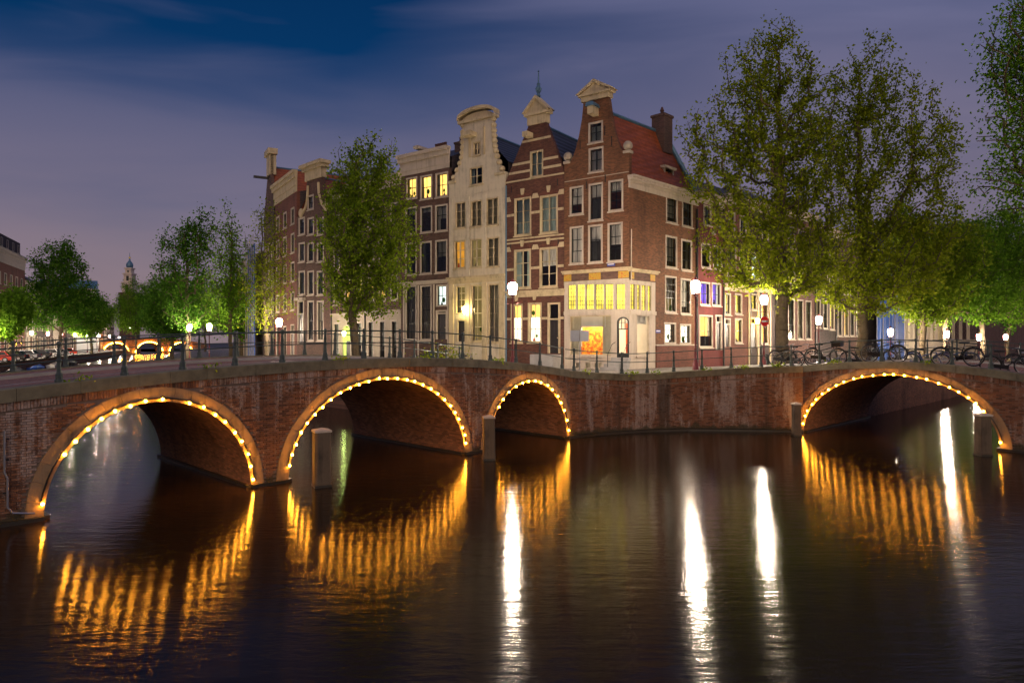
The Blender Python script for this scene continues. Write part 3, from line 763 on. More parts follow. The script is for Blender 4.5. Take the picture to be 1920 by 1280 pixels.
def door(par, s0, s1, z0, z1, transom=.22, mat='door', fr='white', lit=None, panels=True):
    m = MB(); fw = .11; zt = z1-(z1-z0)*transom
    m.box(s0-.03, s0+fw, -.05, .14, z0, z1+.03); m.box(s1-fw, s1+.03, -.05, .14, z0, z1+.03); m.box(s0+fw, s1-fw, -.05, .14, z1-fw*.8, z1+.03); m.box(s0+fw, s1-fw, -.04, .14, zt-.05, zt+.05)
    w = m.build('door', M[fr], par); m = MB()
    a, b = s0+fw, s1-fw
    m.box(a, b, .06, .12, z0, zt-.05)
    if panels:
        h = zt-.05-z0
        for f0, f1 in ((.06,.34),(.40,.94)):
            for u0, u1 in ((.10,.46),(.54,.90)): m.box(a+(b-a)*u0, a+(b-a)*u1, .04, .06, z0+h*f0, z0+h*f1)
    m.build('leaf', M[mat], w)
    MB().ball((b-.10,.02,z0+(zt-z0)*.45), .04).build('door_handle', M['cream'], w)
    MB().quad((a,.08,zt+.05),(b,.08,zt+.05),(b,.08,z1-fw*.8),(a,.08,z1-fw*.8)).build('pane', M['glass'], w)
    if lit: MB().quad((a,.25,zt+.05),(b,.25,zt+.05),(b,.25,z1-fw*.8),(a,.25,z1-fw*.8)).build('lit_curtain', M[lit], w)
    return w
def moulding(par, name, s0, s1, z0, z1, mat, steps=((0,.06),(.35,.12),(.7,.24),(.88,.30)), y=0., inset=0.):
    m = MB()
    for i, (f, d) in enumerate(steps):
        f1 = steps[i+1][0] if i+1 < len(steps) else 1.
        m.box(s0-d*.25, s1+d*.25, y-d, y+.05, z0+(z1-z0)*f+(.001 if i else 0), z0+(z1-z0)*f1)
    return m.build(name, M[mat], par)
def shell(par, w, dep, h, ridge=None, mat='h_dark', roof='roof_dark', rx=None, along=False, y0=.32):
    """side and back walls and the roof behind a facade (ridge runs away from the street)"""
    rx = w/2 if rx is None else rx; m = MB()
    m.quad((0.002,y0,0),(0.002,dep,0),(0.002,dep,h),(0.002,y0,h)); m.quad((w-.002,dep,0),(w-.002,y0,0),(w-.002,y0,h),(w-.002,dep,h)); m.quad((w,dep,0),(0,dep,0),(0,dep,h),(w,dep,h))
    if ridge and along: m.add([(0.002,y0,h),(0.002,dep,h),(0.002,dep*.5,ridge)], [(0,1,2)]); m.add([(w-.002,dep,h),(w-.002,y0,h),(w-.002,dep*.5,ridge)], [(0,1,2)])
    elif ridge: m.add([(0,dep,h),(w,dep,h),(rx,dep,ridge)], [(0,1,2)])
    m.build('side_walls', M[mat], par); r = MB()
    if ridge and along:
        r.quad((0,y0-.02,h),(w,y0-.02,h),(w,dep*.5,ridge),(0,dep*.5,ridge)); r.quad((0,dep*.5,ridge),(w,dep*.5,ridge),(w,dep,h),(0,dep,h)); ro = r.build('roof', M[roof], par)
    elif ridge:
        r.quad((-.05,y0-.05,h),(rx,y0-.05,ridge),(rx,dep,ridge),(-.05,dep,h)); r.quad((w+.05,dep,h),(rx,dep,ridge),(rx,y0-.05,ridge),(w+.05,y0-.05,h))
        ro = r.build('roof', M[roof], par)
        MB().tube([(rx,y0-.03,ridge),(rx,dep,ridge)], .11, 6).build('ridge_cap', M['lead'], ro)
    else:
        r.quad((0,y0,h),(w,y0,h),(w,dep,h),(0,dep,h)); ro = r.build('roof', M[roof], par)
    return ro
def chimney(par, x, y, z0, z1, w=.9, d=.6, pots=3):
    c = MB().box(x-w/2,x+w/2,y-d/2,y+d/2,z0,z1-.16).box(x-w/2-.05,x+w/2+.05,y-d/2-.05,y+d/2+.05,z1-.16,z1).build('chimney', M['chimney'], par)
    for i in range(pots):
        px = x-w/2+w*(i+.5)/pots; MB().lathe([(.11,0),(.10,.35),(.13,.38),(.12,.42)], 8, (px,y,z1)).build('chimney_pot', M['terracotta'], c)

S0 = Vector((7.22,42.)); D1 = Vector((-.809,.588)); TH1 = math.atan2(-.588,.809)
def start(s): p = S0+D1*s; return p.x, p.y
E4 = S0+D1*19.7; D2 = Vector((-R2,R2)); TH2 = -PI/4
def start2(s): p = E4+D2*s; return p.x, p.y
def mk(name, label, X, Y, th, base):
    e = thing(name, label, 'house', (X,Y,base), th); return Fr(e, Matrix.Identity(4)), Fac(X,Y,th,base)

# ---------------------------------------------------------------- H1: the corner house with the lit shop
X, Y = start(4.69); H, F = mk('corner_house', 'narrow brown brick corner house with neck gable, red roof and lit shop', X, Y, TH1, 2.72)
W1 = 4.69; dk = 'sash'
wins = [('g', F.rect(1104,229,1130,267)), ('g', F.rect(1104.5,277,1131,322)), ('w', F.rect(1069,350,1093.5,402)), ('d', F.rect(1104.5,344,1130,413)), ('w', F.rect(1141.5,338,1168,395)),
        ('w', F.rect(1069,425,1093.5,494)), ('d', F.rect(1103.5,422,1129.5,492)), ('w', F.rect(1140,418,1167,490))]
sx = F.s; zz = lambda y: F.z(1115,y)
prof = [(zz(513),0,W1),(zz(298),0,W1),(zz(298),sx(1067.5),sx(1171)),(zz(285),sx(1075),sx(1163)),(zz(270),sx(1080),sx(1157)),(zz(249),sx(1085.5),sx(1151)),(zz(219),sx(1091),sx(1145.5)),(zz(188),sx(1094),sx(1141))]
facade(H, prof, [r for k, r in wins], M['h_corner'])
BL_ = ('blind',.5,1.)
for i, (k, r) in enumerate(wins):
    if k == 'g': window(H, *r, cols=2, rows=(.5,), sash=dk, cur=[('blind',.05,.95)] if i == 1 else [('curtain',.1,.9)], heavy=.10)
    elif k == 'w': window(H, *r, cols=2, rows=(.33,.66), sash=dk, cur=[('blind',.38 if i in (2,) else (.66 if i == 4 else (.0 if i == 5 else .45)),1.)])
    else: window(H, *r, cols=2, rows=(.62,), sash=dk, cur=[('blind',.66 if i == 3 else .6,1.),('dim',0,.62)])  # the dim sheet paints the darkness of the unlit room behind
pz = zz(188); pc = (sx(1094)+sx(1141))/2; pw = (sx(1141)-sx(1094))/2
m = MB(); m.box(pc-pw-.1,pc+pw+.1,-.15,.4,pz,pz+.32); m.box(pc-pw-.28,pc+pw+.28,-.26,.45,pz+.32,pz+.46)
m.prism([(pc-pw-.34,pz+.461),(pc+pw+.34,pz+.461),(pc,pz+1.12)], -.20, .42)
m.prism([(pc-pw-.40,pz+.48),(pc-pw-.22,pz+.462),(pc,pz+1.06),(pc+pw+.22,pz+.462),(pc+pw+.40,pz+.48),(pc,pz+1.26)], -.34, .5)
m.build('pediment', M['cream'], H)
m = MB().box(pc-.20,pc+.20,-.75,0,zz(219),zz(212)+.25); hb = m.build('hoist_beam', M['cream'], H)
MB().prism([(pc-.32,0),(pc+.32,0),(pc+.22,.22),(pc-.22,.22)], -.85, .0).build('beam_hood', M['lead'], hb).location = (0,0,zz(212)+.251)
for x in (sx(1063.5), sx(1176)):
    m = MB().box(x-.24,x+.24,-.12,.36,zz(298),zz(298)+.16).ball((x,.1,zz(298)+.48), .30, 10, 6); m.build('shoulder_stone', M['stone'], H)
MB().box(.03,W1-.03,-.012,.0,zz(333),zz(333)+.05).build('string_line', M['stone'], H)
for x, y0, y1 in ((1100,338,352),(1135,330,345),(1088,258,275),(1134,240,258),(1147,262,280)): MB().box(sx(x)-.02,sx(x)+.02,-.04,0,zz(y1),zz(y0)).build('wall_anchor', M['black'], H)
# side facade on the right-hand street
FS = Fac(S0.x, S0.y, PI/4, 2.72)
HS = Fr(H.e, H.e.matrix_world.inverted() if False else (Matrix.Translation((X,Y,2.72)) @ Matrix.Rotation(TH1,4,'Z')).inverted() @ Matrix.Translation((S0.x,S0.y,2.72)) @ Matrix.Rotation(PI/4,4,'Z'))
WS = 8.05; eave = FS.z(1182,352)
sw = [FS.rect(*r) for r in ((1249,368,1270,418),(1279,377,1298,425),(1248,443,1269,502),(1277.5,450,1297,507),(1247,518,1268,586),(1276,523,1295,589),(1245.5,605,1267,644),(1275,608,1295,645))]
facade(HS, [(-.3,FS.s(1229.5),WS),(FS.z(1205,516),FS.s(1229.5),WS),(FS.z(1205,516),0,WS),(eave,0,WS)], sw, M['h_corner'])
for i, r in enumerate(sw):
    window(HS, *r, cols=3 if i < 6 else 2, rows=(.33,.66) if i not in (4,) else (.4,.6,.8), sash=dk, cur='lit_white' if i in (6,7) else ([('lit_dim',0,.38),('blind',.4,1)] if i == 4 else [('blind',.2,1.)] if i in (0,2,5) else ('curtain',.0,1.)))
moulding(HS, 'cornice', -.02, WS+.15, eave, eave+.75, 'white', ((0,.05),(.45,.14),(.66,.34),(.86,.44)))
MB().tube([(WS-.10,-.09,.2),(WS-.10,-.09,eave-.25)], .075, 6).build('drainpipe', M['black'], HS)
MB().box(FS.s(1230),WS,-.05,-.001,-.2,FS.z(1250,648)).build('plinth', M['h_red2'], HS)
MB().box(FS.s(1229),WS+.02,-.10,0,FS.z(1250,648)+.001,FS.z(1250,648)+.09).build('plinth_cap', M['white'], HS)
window(HS, *FS.rect(1262,655,1270,668), cols=1, rows=(), each=False, sill=False, fw=.06)
# roof: ridge runs back from the gable above the side street
hm = (Matrix.Translation((X,Y,2.72)) @ Matrix.Rotation(TH1,4,'Z')).inverted()
def hl(p): return hm @ Vector(p)
sd = Vector((R2,R2,0)); rz_ = 2.72+zz(203)
fl = Vector((X,Y,0)); fr_ = Vector((S0.x,S0.y,0)); mid = (fl+fr_)/2+sd*.25
ez = 2.72+eave+.76
P = dict(e0=fr_+sd*.2, e1=fr_+sd*(WS+.1), r0=mid, r1=mid+sd*(WS-.3), l0=fl+sd*.2, l1=fl+sd*(WS+.1))
def pz_(k, z): v = P[k].copy(); v.z = z; return hl(v)
nrm = Vector((-R2,R2,0))
def roof_sheet(a, b, c, d, mat, name, bulge=-.35):
    m = MB(); n = 10; L = []
    for i in range(n+1):
        t = i/n; p, q = a.lerp(b,t), d.lerp(c,t); sag = Vector((0,0,bulge*4*t*(1-t)))
        L += [p+sag, q+sag]
    m.add(L, [(2*i,2*i+1,2*i+3,2*i+2) for i in range(n)]); return m.build(name, M[mat], H)
rf = roof_sheet(pz_('e0',ez), pz_('r0',rz_), pz_('r1',rz_), pz_('e1',ez), 'roof_red', 'roof')
roof_sheet(pz_('l0',ez-1.5), pz_('r0',rz_), pz_('r1',rz_), pz_('l1',ez-1.5), 'roof_red', 'rear_roof')
MB().tube([pz_('r0',rz_+.03), pz_('r1',rz_+.03)], .12, 6).build('ridge_cap', M['lead'], rf)
MB().tube([pz_('r1',rz_+.05), pz_('e1',ez+.05)], .16, 6).build('verge_flashing', M['lead'], rf)
bw_ = MB(); bw_.add([pz_('e1',2.72), pz_('l1',2.72), pz_('l1',ez-1.5), pz_('r1',rz_), pz_('e1',ez)], [(0,1,2,3,4)]); bw_.build('rear_wall', M['chimney'], H)
lw = MB(); lw.add([pz_('l0',2.72), pz_('l1',2.72), pz_('l1',ez-1.4), pz_('l0',ez-1.4)], [(0,1,2,3)]); lw.build('party_wall', M['h_dark'], H)
cp = hl((P['r1']+sd*-.75+nrm*-.25)); 
c = MB(); cz = rz_-2.72
cc = MB().box(-.55,.55,-.5,.5,cz-1.6,cz+.95).box(-.62,.62,-.57,.57,cz+.95,cz+1.12).build('chimney', M['chimney'], H); cc.matrix_local = Matrix.Translation((cp.x,cp.y,0)) @ Matrix.Rotation(PI/4-TH1,4,'Z')
MB().lathe([(.12,0),(.10,.3),(.16,.34),(.06,.62)], 8, (0,0,cz+1.12)).build('chimney_pot', M['terracotta'], cc)
# dormer on the red roof
ds0, ds1, dz0, dz1 = FS.s(1266), FS.s(1280), FS.z(1272,346), FS.z(1272,313)
dm = MB().box(ds0-.12,ds0,.75,1.9,dz0,dz1).box(ds1,ds1+.12,.75,1.9,dz0,dz1).box(ds0,ds1,.75,.83,dz0-.1,dz0).box(ds0-.25,ds1+.25,.62,2.3,dz1,dz1+.16).build('dormer', M['white'], HS)
MB().box(ds0,ds1,.80,.84,dz0,dz1).build('pane', M['glass'], dm); MB().box((ds0+ds1)/2-.03,(ds0+ds1)/2+.03,.76,.80,dz0,dz1).build('glazing_bar', M['sash'], dm)
MB().box(ds0-.1,ds1+.1,.86,2.0,dz0-.3,dz1-.01).build('dormer_cheeks', M['lead'], dm)

# the shop front wraps the corner: white timber, leaded upper lights, show window, corner door
def shop(Q, FF, xa, xb, ops, lead, xc):
    z = lambda y: FF.z(xc, y)
    s0_, s1_ = FF.s(xa), FF.s(xb)
    return z, s0_, s1_
zf = lambda y: F.z(1120,y)
lights = [F.rect(a-.9,532,b+.9,580) for a, b in ((1065.5,1079),(1082.5,1096),(1099.5,1113),(1117,1131.5),(1135,1149.5),(1156,1171.5))]
show = F.rect(1067,590,1147.5,667); dr = F.rect(1157,594,1179.5,670)
facade(H, [(-.3,0,W1),(zf(525),0,W1)], lights+[show,dr]+[F.rect(a,678,b,692) for a, b in ((1077,1088),(1096,1108),(1112,1129))], M['white'], 'shopfront', .115)
for i, r in enumerate(lights):
    window(H, *r, cols=3, rows=(.17,.33,.5,.67,.83), sash='sash', cur='lit_yellow', each=False, fw=.02, sill=False, name='leaded_window', bw=.014, cy_=.118, k=.012)
for a, b in ((1077,1088),(1096,1108),(1112,1129)): window(H, *F.rect(a,678,b,692), cols=2, rows=(), each=False, cur='tan_curtain', sill=False, fw=.05, name='cellar_window')
w_ = window(H, *show, cols=1, rows=(), each=True, fw=.07, sash='cream', name='show_window', sill=True)
s0_, s1_, z0_, z1_ = dr
m = MB(); m.box(s0_,s0_+.09,-.02,.12,z0_,z1_-.3); m.box(s1_-.09,s1_,-.02,.12,z0_,z1_-.3); cxd = (s0_+s1_)/2; hw = (s1_-s0_)/2
arc = [(cxd-hw*math.cos(PI*i/10), z1_-.32+.32*math.sin(PI*i/10)) for i in range(11)]; arc2 = [(cxd-(hw-.09)*math.cos(PI*i/10), z1_-.32+.23*math.sin(PI*i/10)) for i in range(11)]
for i in range(10): m.add([(arc[i][0],-.02,arc[i][1]),(arc[i+1][0],-.02,arc[i+1][1]),(arc2[i+1][0],-.02,arc2[i+1][1]),(arc2[i][0],-.02,arc2[i][1]),(arc[i][0],.12,arc[i][1]),(arc[i+1][0],.12,arc[i+1][1]),(arc2[i+1][0],.12,arc2[i+1][1]),(arc2[i][0],.12,arc2[i][1])],[(0,1,2,3),(3,2,6,7),(0,4,5,1)])
m.box(s0_+.09,s1_-.09,.0,.1,z0_,z0_+.28); zt = z0_+(z1_-z0_)*.70
m.box(s0_+.09,s1_-.09,.01,.09,zt-.035,zt+.035); m.box(s0_+.09,s1_-.09,.02,.08,z0_+(z1_-z0_)*.86-.015,z0_+(z1_-z0_)*.86+.015)
for f in (.36,.64): m.box(s0_+(s1_-s0_)*f-.015,s0_+(s1_-s0_)*f+.015,.02,.08,zt,z1_-.1)
d_ = m.build('shop_door', M['sash'], H); MB().quad((s0_+.05,.05,z0_+.2),(s1_-.05,.05,z0_+.2),(s1_-.05,.05,z1_-.1),(s0_+.05,.05,z1_-.1)).build('pane', M['glass'], d_)
m = MB()
for sg in (-1,1): m.add([(cxd+sg*hw,.0,z1_-.32),(cxd+sg*hw,0,z1_+.01),(cxd,0,z1_+.01)]+[(cxd+sg*hw*math.sin(PI*i/12), .0, z1_-.32+.32*math.cos(PI*i/12)) for i in range(0,7)], [tuple(range(10)) if sg > 0 else tuple(range(9,-1,-1))])
m.build('door_spandrel', M['white'], d_)
for k in range(4): MB().box(s0_-.25-.1*k,s1_+.12+.1*k,-.35-.28*k,-.28*k-(0 if k else -.0),z0_-.19*(k+1),z0_-.19*k-.004).build('step', M['grey_stone'], H)
for sg, xx in ((-1,s0_-.1),(1,s1_+.1)):
    MB().tube([(xx,-.05,z0_+.95),(xx,-.5,z0_+.80),(xx,-1.05,z0_+.18),(xx,-1.05,-.05)], .022, 6).build('handrail', M['black'], H)
moulding(H, 'shop_cornice', -.05, W1+.12, zf(510.5), zf(504.5), 'cream', ((0,.14),(.5,.24)))
MB().box(0,W1,-.05,-.001,zf(525)+.002,zf(511)).build('fascia', M['h_brown'], H)
for a, b in ((1057.5,1072),(1105,1127),(1160,1180)): MB().box(max(.01,F.s(a)),min(W1-.01,F.s(b)),-.07,-.05,zf(524),zf(511.5)).build('mosaic_panel', M['mosaic'] if 'mosaic' in M else M['cream'], H)
MB().box(0.01,W1-.01,-.09,-.001,zf(589),zf(582)).build('transom_rail', M['white'], H); MB().box(0.01,W1-.01,-.07,-.001,zf(532),zf(525)).build('head_rail', M['white'], H)
# side return of the shop
zs_ = lambda y: FS.z(1205,y); WSh = FS.s(1229)
sl_ = [FS.rect(a-.8,532+d,b+.8,580+d) for a, b, d in ((1182,1190,0),(1194.5,1199.5,1),(1203,1210.5,2),(1214,1220,3))]; sw2 = FS.rect(1193,590,1218,667)
facade(HS, [(-.3,0.,WSh),(zs_(527),0.,WSh)], sl_+[sw2], M['white'], 'shopfront', .115)
for r in sl_: window(HS, *r, cols=2, rows=(.17,.33,.5,.67,.83), sash='sash', cur='lit_yellow', each=False, fw=.02, sill=False, name='leaded_window', bw=.014, cy_=.118, k=.012)
window(HS, *sw2, cols=1, rows=(), fw=.06, name='show_window')
moulding(HS, 'shop_cornice', -.05, WSh+.12, zs_(512), zs_(506), 'cream', ((0,.14),(.5,.24)))
MB().box(.0,WSh,-.05,-.001,zs_(527)+.002,zs_(512)).build('fascia', M['h_brown'], HS)
for a, b in ((1181,1187.5),(1218,1227)): MB().box(FS.s(a),FS.s(b),-.07,-.05,zs_(525),zs_(513)).build('mosaic_panel', M['mosaic'] if 'mosaic' in M else M['cream'], HS)
MB().box(.01,WSh-.01,-.09,-.001,zs_(590),zs_(583)).build('transom_rail', M['white'], HS)
MB().tube([(.03,-.12,FS.z(1181,525)),(.03,-.14,FS.z(1181,430))], .035, 6).build('flagpole', M['white'], HS)
# the room behind the show window
fz = z0_-.05; cz_ = zf(586)
room = MB(); pts = [hl((fl.x,fl.y,0)), hl((fr_.x,fr_.y,0)), hl(fr_+sd*3.2), hl(fl+sd*3.2)]
A = [(p.x+ox,p.y+.24) for p, ox in zip(pts,(.05,-.12,-.05,.05))]
room.add([(x,y,fz) for x, y in A],[(0,1,2,3)]); room.add([(x,y,cz_) for x, y in A],[(3,2,1,0)])
for i, j in ((2,3),(3,0)): room.add([(*A[i],fz),(*A[j],fz),(*A[j],cz_),(*A[i],cz_)],[(0,1,2,3)])
rm = room.build('shop_room', M['blind'], H)
MB().box(.4,3.2,.45,.65,cz_-.12,cz_-.03).build('ceiling_lamp', M['shop_lamp'], rm)
MB().box(.85,2.85,.85,.93,fz+.12,fz+2.05).build('canvas', M['abstract'], rm)
MB().box(.20,.50,.6,.9,fz+.05,fz+.85).box(.55,.82,.65,.9,fz+.05,fz+.72).build('red_stool', M['red_paint'], rm)
MB().box(3.75,3.85,1.4,2.3,fz,fz+2.2).build('orange_screen', M['abstract2'], rm)
MB().box(0.2,3.4,.30,1.6,fz-.2,fz+.02).build('window_bench', M['cream'], rm)

# ---------------------------------------------------------------- H2: striped gable
X, Y = start(9.47); H, F = mk('striped_house', 'dark red brick house with cream stone bands and pointed gable with finial', X, Y, TH1, 2.6)
Wd = 4.78-.01; sx = F.s; zz = lambda y: F.z(1003,y)
ops = [F.rect(994.5,283,1018,331)]+[F.rect(*r) for r in ((965,371,995.5,441),(1013,366,1045.5,436.5),(964.5,468,995,540),(1012.5,464,1045,538),(958.5,570,979.5,642),(990.5,568,1015,642),(1028,568,1050,662))]
facade(H, [(-.3,0,Wd),(zz(331),0,Wd),(zz(234),sx(991),sx(1024))], ops, M['h_stripe'])
for i, r in enumerate(ops[:7]):
    if i == 0: window(H, *r, cols=2, rows=(.5,), fr='cream', sash='cream', cur=('bluegrey_curtain',0,1), heavy=.12, fw=.07)
    elif i < 5: window(H, *r, cols=2, rows=(.33,.66), fr='cream', sash='cream', cur=('bluegrey_curtain' if i < 3 else 'curtain',0 if i < 3 else .66,1), heavy=.10)
    else: window(H, *r, cols=2, rows=(.34,.66), fr='cream', sash='cream', cur=[('lit_white',0,.66),('lit_warm',.66,1)])
door(H, *ops[7], transom=.32, fr='cream')
for y, hgt in ((302,.16),(318,.16),(262,.15),(398,.17),(502,.17),(597,.17)):
    a, b = (0.,Wd)
    if y < 331: t = (zz(y)-zz(331))/(zz(234)-zz(331)); a, b = sx(991)*t, Wd+(sx(1024)-Wd)*t
    cuts = [a+.03]+[v for r in sorted(ops) if r[2]-.1 < zz(y) < r[3]+.1 for v in (r[0]-.03, r[1]+.03)]+[b-.03]
    for p, q in zip(cuts[::2], cuts[1::2]):
        if q-p > .05: MB().box(p,q,-.03,-.001,zz(y)-hgt/2,zz(y)+hgt/2).build('stone_band', M['cream'], H)
for y in (334,445,452): MB().box(.0,Wd,-.07,-.001,zz(y)-.05,zz(y)+.05).build('string_course', M['cream'], H)
moulding(H, 'cornice', .0, Wd, zz(556), zz(544), 'cream', ((0,.05),(.4,.12),(.75,.22)))
for r in ops[1:7]:
    c = (r[0]+r[1])/2
    m = MB(); n = 8; hw = (r[1]-r[0])/2+.02
    for i in range(n):                                     # flat brick arch over the window
        m.box(c-hw+2*hw*i/n+.01, c-hw+2*hw*(i+1)/n-.01, -.03, -.001, r[3]+.03, r[3]+.22+.10*math.sin(PI*(i+.5)/n))
    m.build('brick_arch', M['h_red2'], H)
    MB().prism([(c-.09,r[3]+.2),(c+.09,r[3]+.2),(c+.15,r[3]+.62),(c-.15,r[3]+.62)], -.09, -.002).build('keystone', M['cream'], H)
for yy in (371,467):
    for c in (0.18,sx(1004),Wd-.18): MB().prism([(max(.01,c-.3),zz(yy)-.02),(min(Wd-.01,c+.3),zz(yy)-.02),(min(Wd-.01,c+.17),zz(yy)+.3),(max(.01,c-.17),zz(yy)+.3)], -.04, -.002).build('springer_stone', M['cream'], H)
pc = (sx(991)+sx(1024))/2; pw = (sx(1024)-sx(991))/2; pz = zz(234)
m = MB().box(pc-pw-.05,pc+pw+.05,-.1,.4,pz,pz+.62).box(pc-pw-.25,pc+pw+.25,-.22,.45,pz+.62,pz+.80).prism([(pc-pw-.32,pz+.801),(pc+pw+.32,pz+.801),(pc,pz+1.75)], -.16, .42)
m.prism([(pc-pw-.38,pz+.83),(pc-pw-.2,pz+.802),(pc,pz+1.66),(pc+pw+.2,pz+.802),(pc+pw+.38,pz+.83),(pc,pz+1.90)], -.3, .5); m.build('pediment', M['cream'], H)
MB().lathe([(.10,0),(.16,.1),(.09,.25),(.19,.45),(.22,.6),(.10,.78),(.13,.9),(.05,1.0),(.035,1.7),(.07,1.75),(.01,1.85)], 8, (pc,.15,pz+1.85)).build('finial', M['lead'], H)
MB().box(sx(990),sx(990)+.42,-.7,0,zz(258),zz(249)).build('hoist_beam', M['cream'], H)
shell(H, Wd, 9, zz(318), zz(231), 'h_dark', 'roof_dark', pc)
ch = H; chimney(H, Wd-.3, 5.5, zz(280), zz(215)+.3, 1.5, .7, 4)
for xx in (.10,): MB().tube([(xx,-.09,-.2),(xx,-.09,zz(340))], .055, 6).build('drainpipe', M['lead'], H)
for yy, xx in ((345,.5),(345,Wd-.5),(452,.45),(452,Wd-.45)): MB().box(xx-.02,xx+.02,-.05,0,zz(yy)-.35,zz(yy)+.1).build('wall_anchor', M['black'], H)
# stoop
MB().box(Wd-1.9,Wd-.1,-1.2,0,-.2,F.z(1040,664)).build('stoop', M['grey_stone'], H)

# ---------------------------------------------------------------- H3: the cream house
X, Y = start(14.7); H, F = mk('cream_house', 'cream painted house with scalloped bell gable and arched crest', X, Y, TH1, 2.4)
Wd = 5.23-.01; sx = F.s; zz = lambda y: F.z(895,y)
ops = [F.rect(*r) for r in ((887.5,266,900.5,291),(881,313,905.5,346),(854,379,873.5,427),(882.5,376,903.5,425),(912,371,934.5,422),(851.5,451,872.5,503),(882,448,903.5,501),(913,445,936,500),(854.5,536,874,588),(857,598,874,640),(884,534,905,640),(915.5,532,936.5,642))]
prof = [(-.3,0,Wd),(zz(331),0,Wd),(zz(331),sx(846),sx(943)),(zz(318),sx(853),sx(937)),(zz(305),sx(859),sx(932)),(zz(294),sx(864),sx(929)),(zz(275),sx(866),sx(926)),(zz(236),sx(867),sx(924)),(zz(221),sx(867),sx(924))]
facade(H, prof, ops, M['white_wall'])
cu = {8:('lit_dim',0,1),10:('lit_dim',0,1),5:('lit_orange',0,1),6:('lit_dim',0,1),7:('tan_curtain',0,1),0:('curtain',0,1),1:('curtain',0,1)}  # ground-floor blinds glow to stand in for the wall lantern's spill
for i, r in enumerate(ops):
    if i == 9: door(H, *r, transom=.05, fr='cream', mat='door'); continue
    window(H, *r, cols=2, rows=(.5,) if i < 2 else ((.33,.66) if i < 8 else (.25,.5,.75)), fr='cream', sash='cream', cur=cu.get(i, ('tan_curtain',0,1)), fw=.06, heavy=.11 if i < 8 else .04, sill=i not in (8,))
moulding(H, 'cornice', -.02, Wd+.02, zz(530), zz(517), 'cream', ((0,.05),(.35,.13),(.7,.27)))
for x in (847,877,909,941): MB().box(max(.02,sx(x)-.2),min(Wd-.02,sx(x)+.2),-.09,-.001,-.2,zz(531)).build('pilaster', M['cream'], H)
for x in (846.5,877.5,908.5,941.5): MB().box(max(.02,sx(x)-.16),min(Wd-.02,sx(x)+.16),-.05,-.001,zz(516),zz(366)).build('pilaster', M['white_wall'], H)
for y in (349,362,436,443,508): MB().box(.02,Wd-.02,-.025,-.0015,zz(y)-.02,zz(y)+.02).build('string_line', M['white_wall'], H)
zt = zz(221); pc = (sx(867)+sx(924))/2; pw = (sx(924)-sx(867))/2
m = MB(); arc = [(pc-(pw+.30)*math.cos(PI*(i/14)), zt+.55*math.sin(PI*i/14)) for i in range(15)]
m.prism([(pc-pw,zt-.02)]+[(pc-(pw)*math.cos(PI*(i/14)), zt+.42*math.sin(PI*i/14)) for i in range(1,14)]+[(pc+pw,zt-.02)], -.02, .34)
for i in range(14): m.prism([arc[i],arc[i+1],(arc[i+1][0],arc[i+1][1]+.22),(arc[i][0],arc[i][1]+.22)], -.30, .42)
m.box(pc-pw-.30,pc+pw+.30,-.2,.36,zt-.22,zt-.02); m.build('arched_crest', M['cream'], H)
for k in (1,2):                                             # scalloped stone edging of the bell gable
    for p, q in zip(prof[2:-1], prof[3:]):
        L = math.hypot(q[0]-p[0], q[k]-p[k]); n = max(1, int(L/.34))
        for i in range(n):
            t = (i+.5)/n; x, z = p[k]+(q[k]-p[k])*t, p[0]+(q[0]-p[0])*t
            MB().ball((x,.1,z), .22, 8, 5, sc=(1,1.1,1)).build('scallop', M['cream'], H)
MB().box(sx(876),sx(894),-.75,0,zz(256),zz(248)).build('hoist_beam', M['cream'], H)
for x in (881,908): MB().box(sx(x)-.07,sx(x)+.07,-.10,-.001,zz(292),zz(240)).build('garland', M['cream'], H)
for x in (846.5,938): MB().box(max(0,sx(x)-.45),min(Wd,sx(x)+.45),-.12,.36,zz(333)-.1,zz(331)).build('shoulder_stone', M['cream'], H)
shell(H, Wd, 9.5, zz(312), zz(247), 'h_dark', 'roof_dark', pc+.3)
# wall lantern beside the door
wl = MB().lathe([(.05,0),(.16,.12),(.20,.42),(.06,.55)], 6, (sx(877),-.34,zz(588))).build('wall_lantern', M['lit_yellow_lamp'], H)
MB().tube([(sx(877),-.05,zz(575)),(sx(877),-.34,zz(573)),(sx(877),-.34,zz(588)+.55)], .02, 5).build('bracket', M['black'], wl)

# ---------------------------------------------------------------- H4: brown house with white cornice
X, Y = start(19.7); H, F = mk('brown_house', 'dark brown brick house with white cornice and amber lit top windows', X, Y, TH1, 2.1)
Wd = 5.0-.01; sx = F.s; zz = lambda y: F.z(800,y)
ops = [F.rect(*r) for r in ((762,333,782,372),(788.5,329,810,373),(817,324,840,369),(761,389,781,438),(788.5,387,810,435.5),(816.5,384,839,433),(760.5,456,781,515),(788,453,809,513),(816.5,450,838.5,511),(760.5,536,781,637),(788.5,535,809,637),(818,534,838,574),(818,582,838.5,636))]
facade(H, [(-.3,0,Wd),(zz(322),0,Wd)], ops, M['h_brown'])
for i, r in enumerate(ops):
    if i == 12: door(H, *r, transom=.1); continue
    if i < 3: window(H, *r, cols=2, rows=(.5,), sash='sash', cur='lit_warm')
    elif i < 9: window(H, *r, cols=2, rows=(.62,), sash='sash', cur=('curtain',.62,1) if i % 2 else None)
    elif i < 11: window(H, *r, cols=2, rows=(.3,.55,.8), sash='sash', cur='tan_curtain')
    else: window(H, *r, cols=2, rows=(.5,), sash='sash', cur='lit_cool', sill=False)
moulding(H, 'cornice', -.02, Wd+.02, zz(322), zz(284), 'white', ((0,.05),(.2,.10),(.62,.3),(.85,.48)))
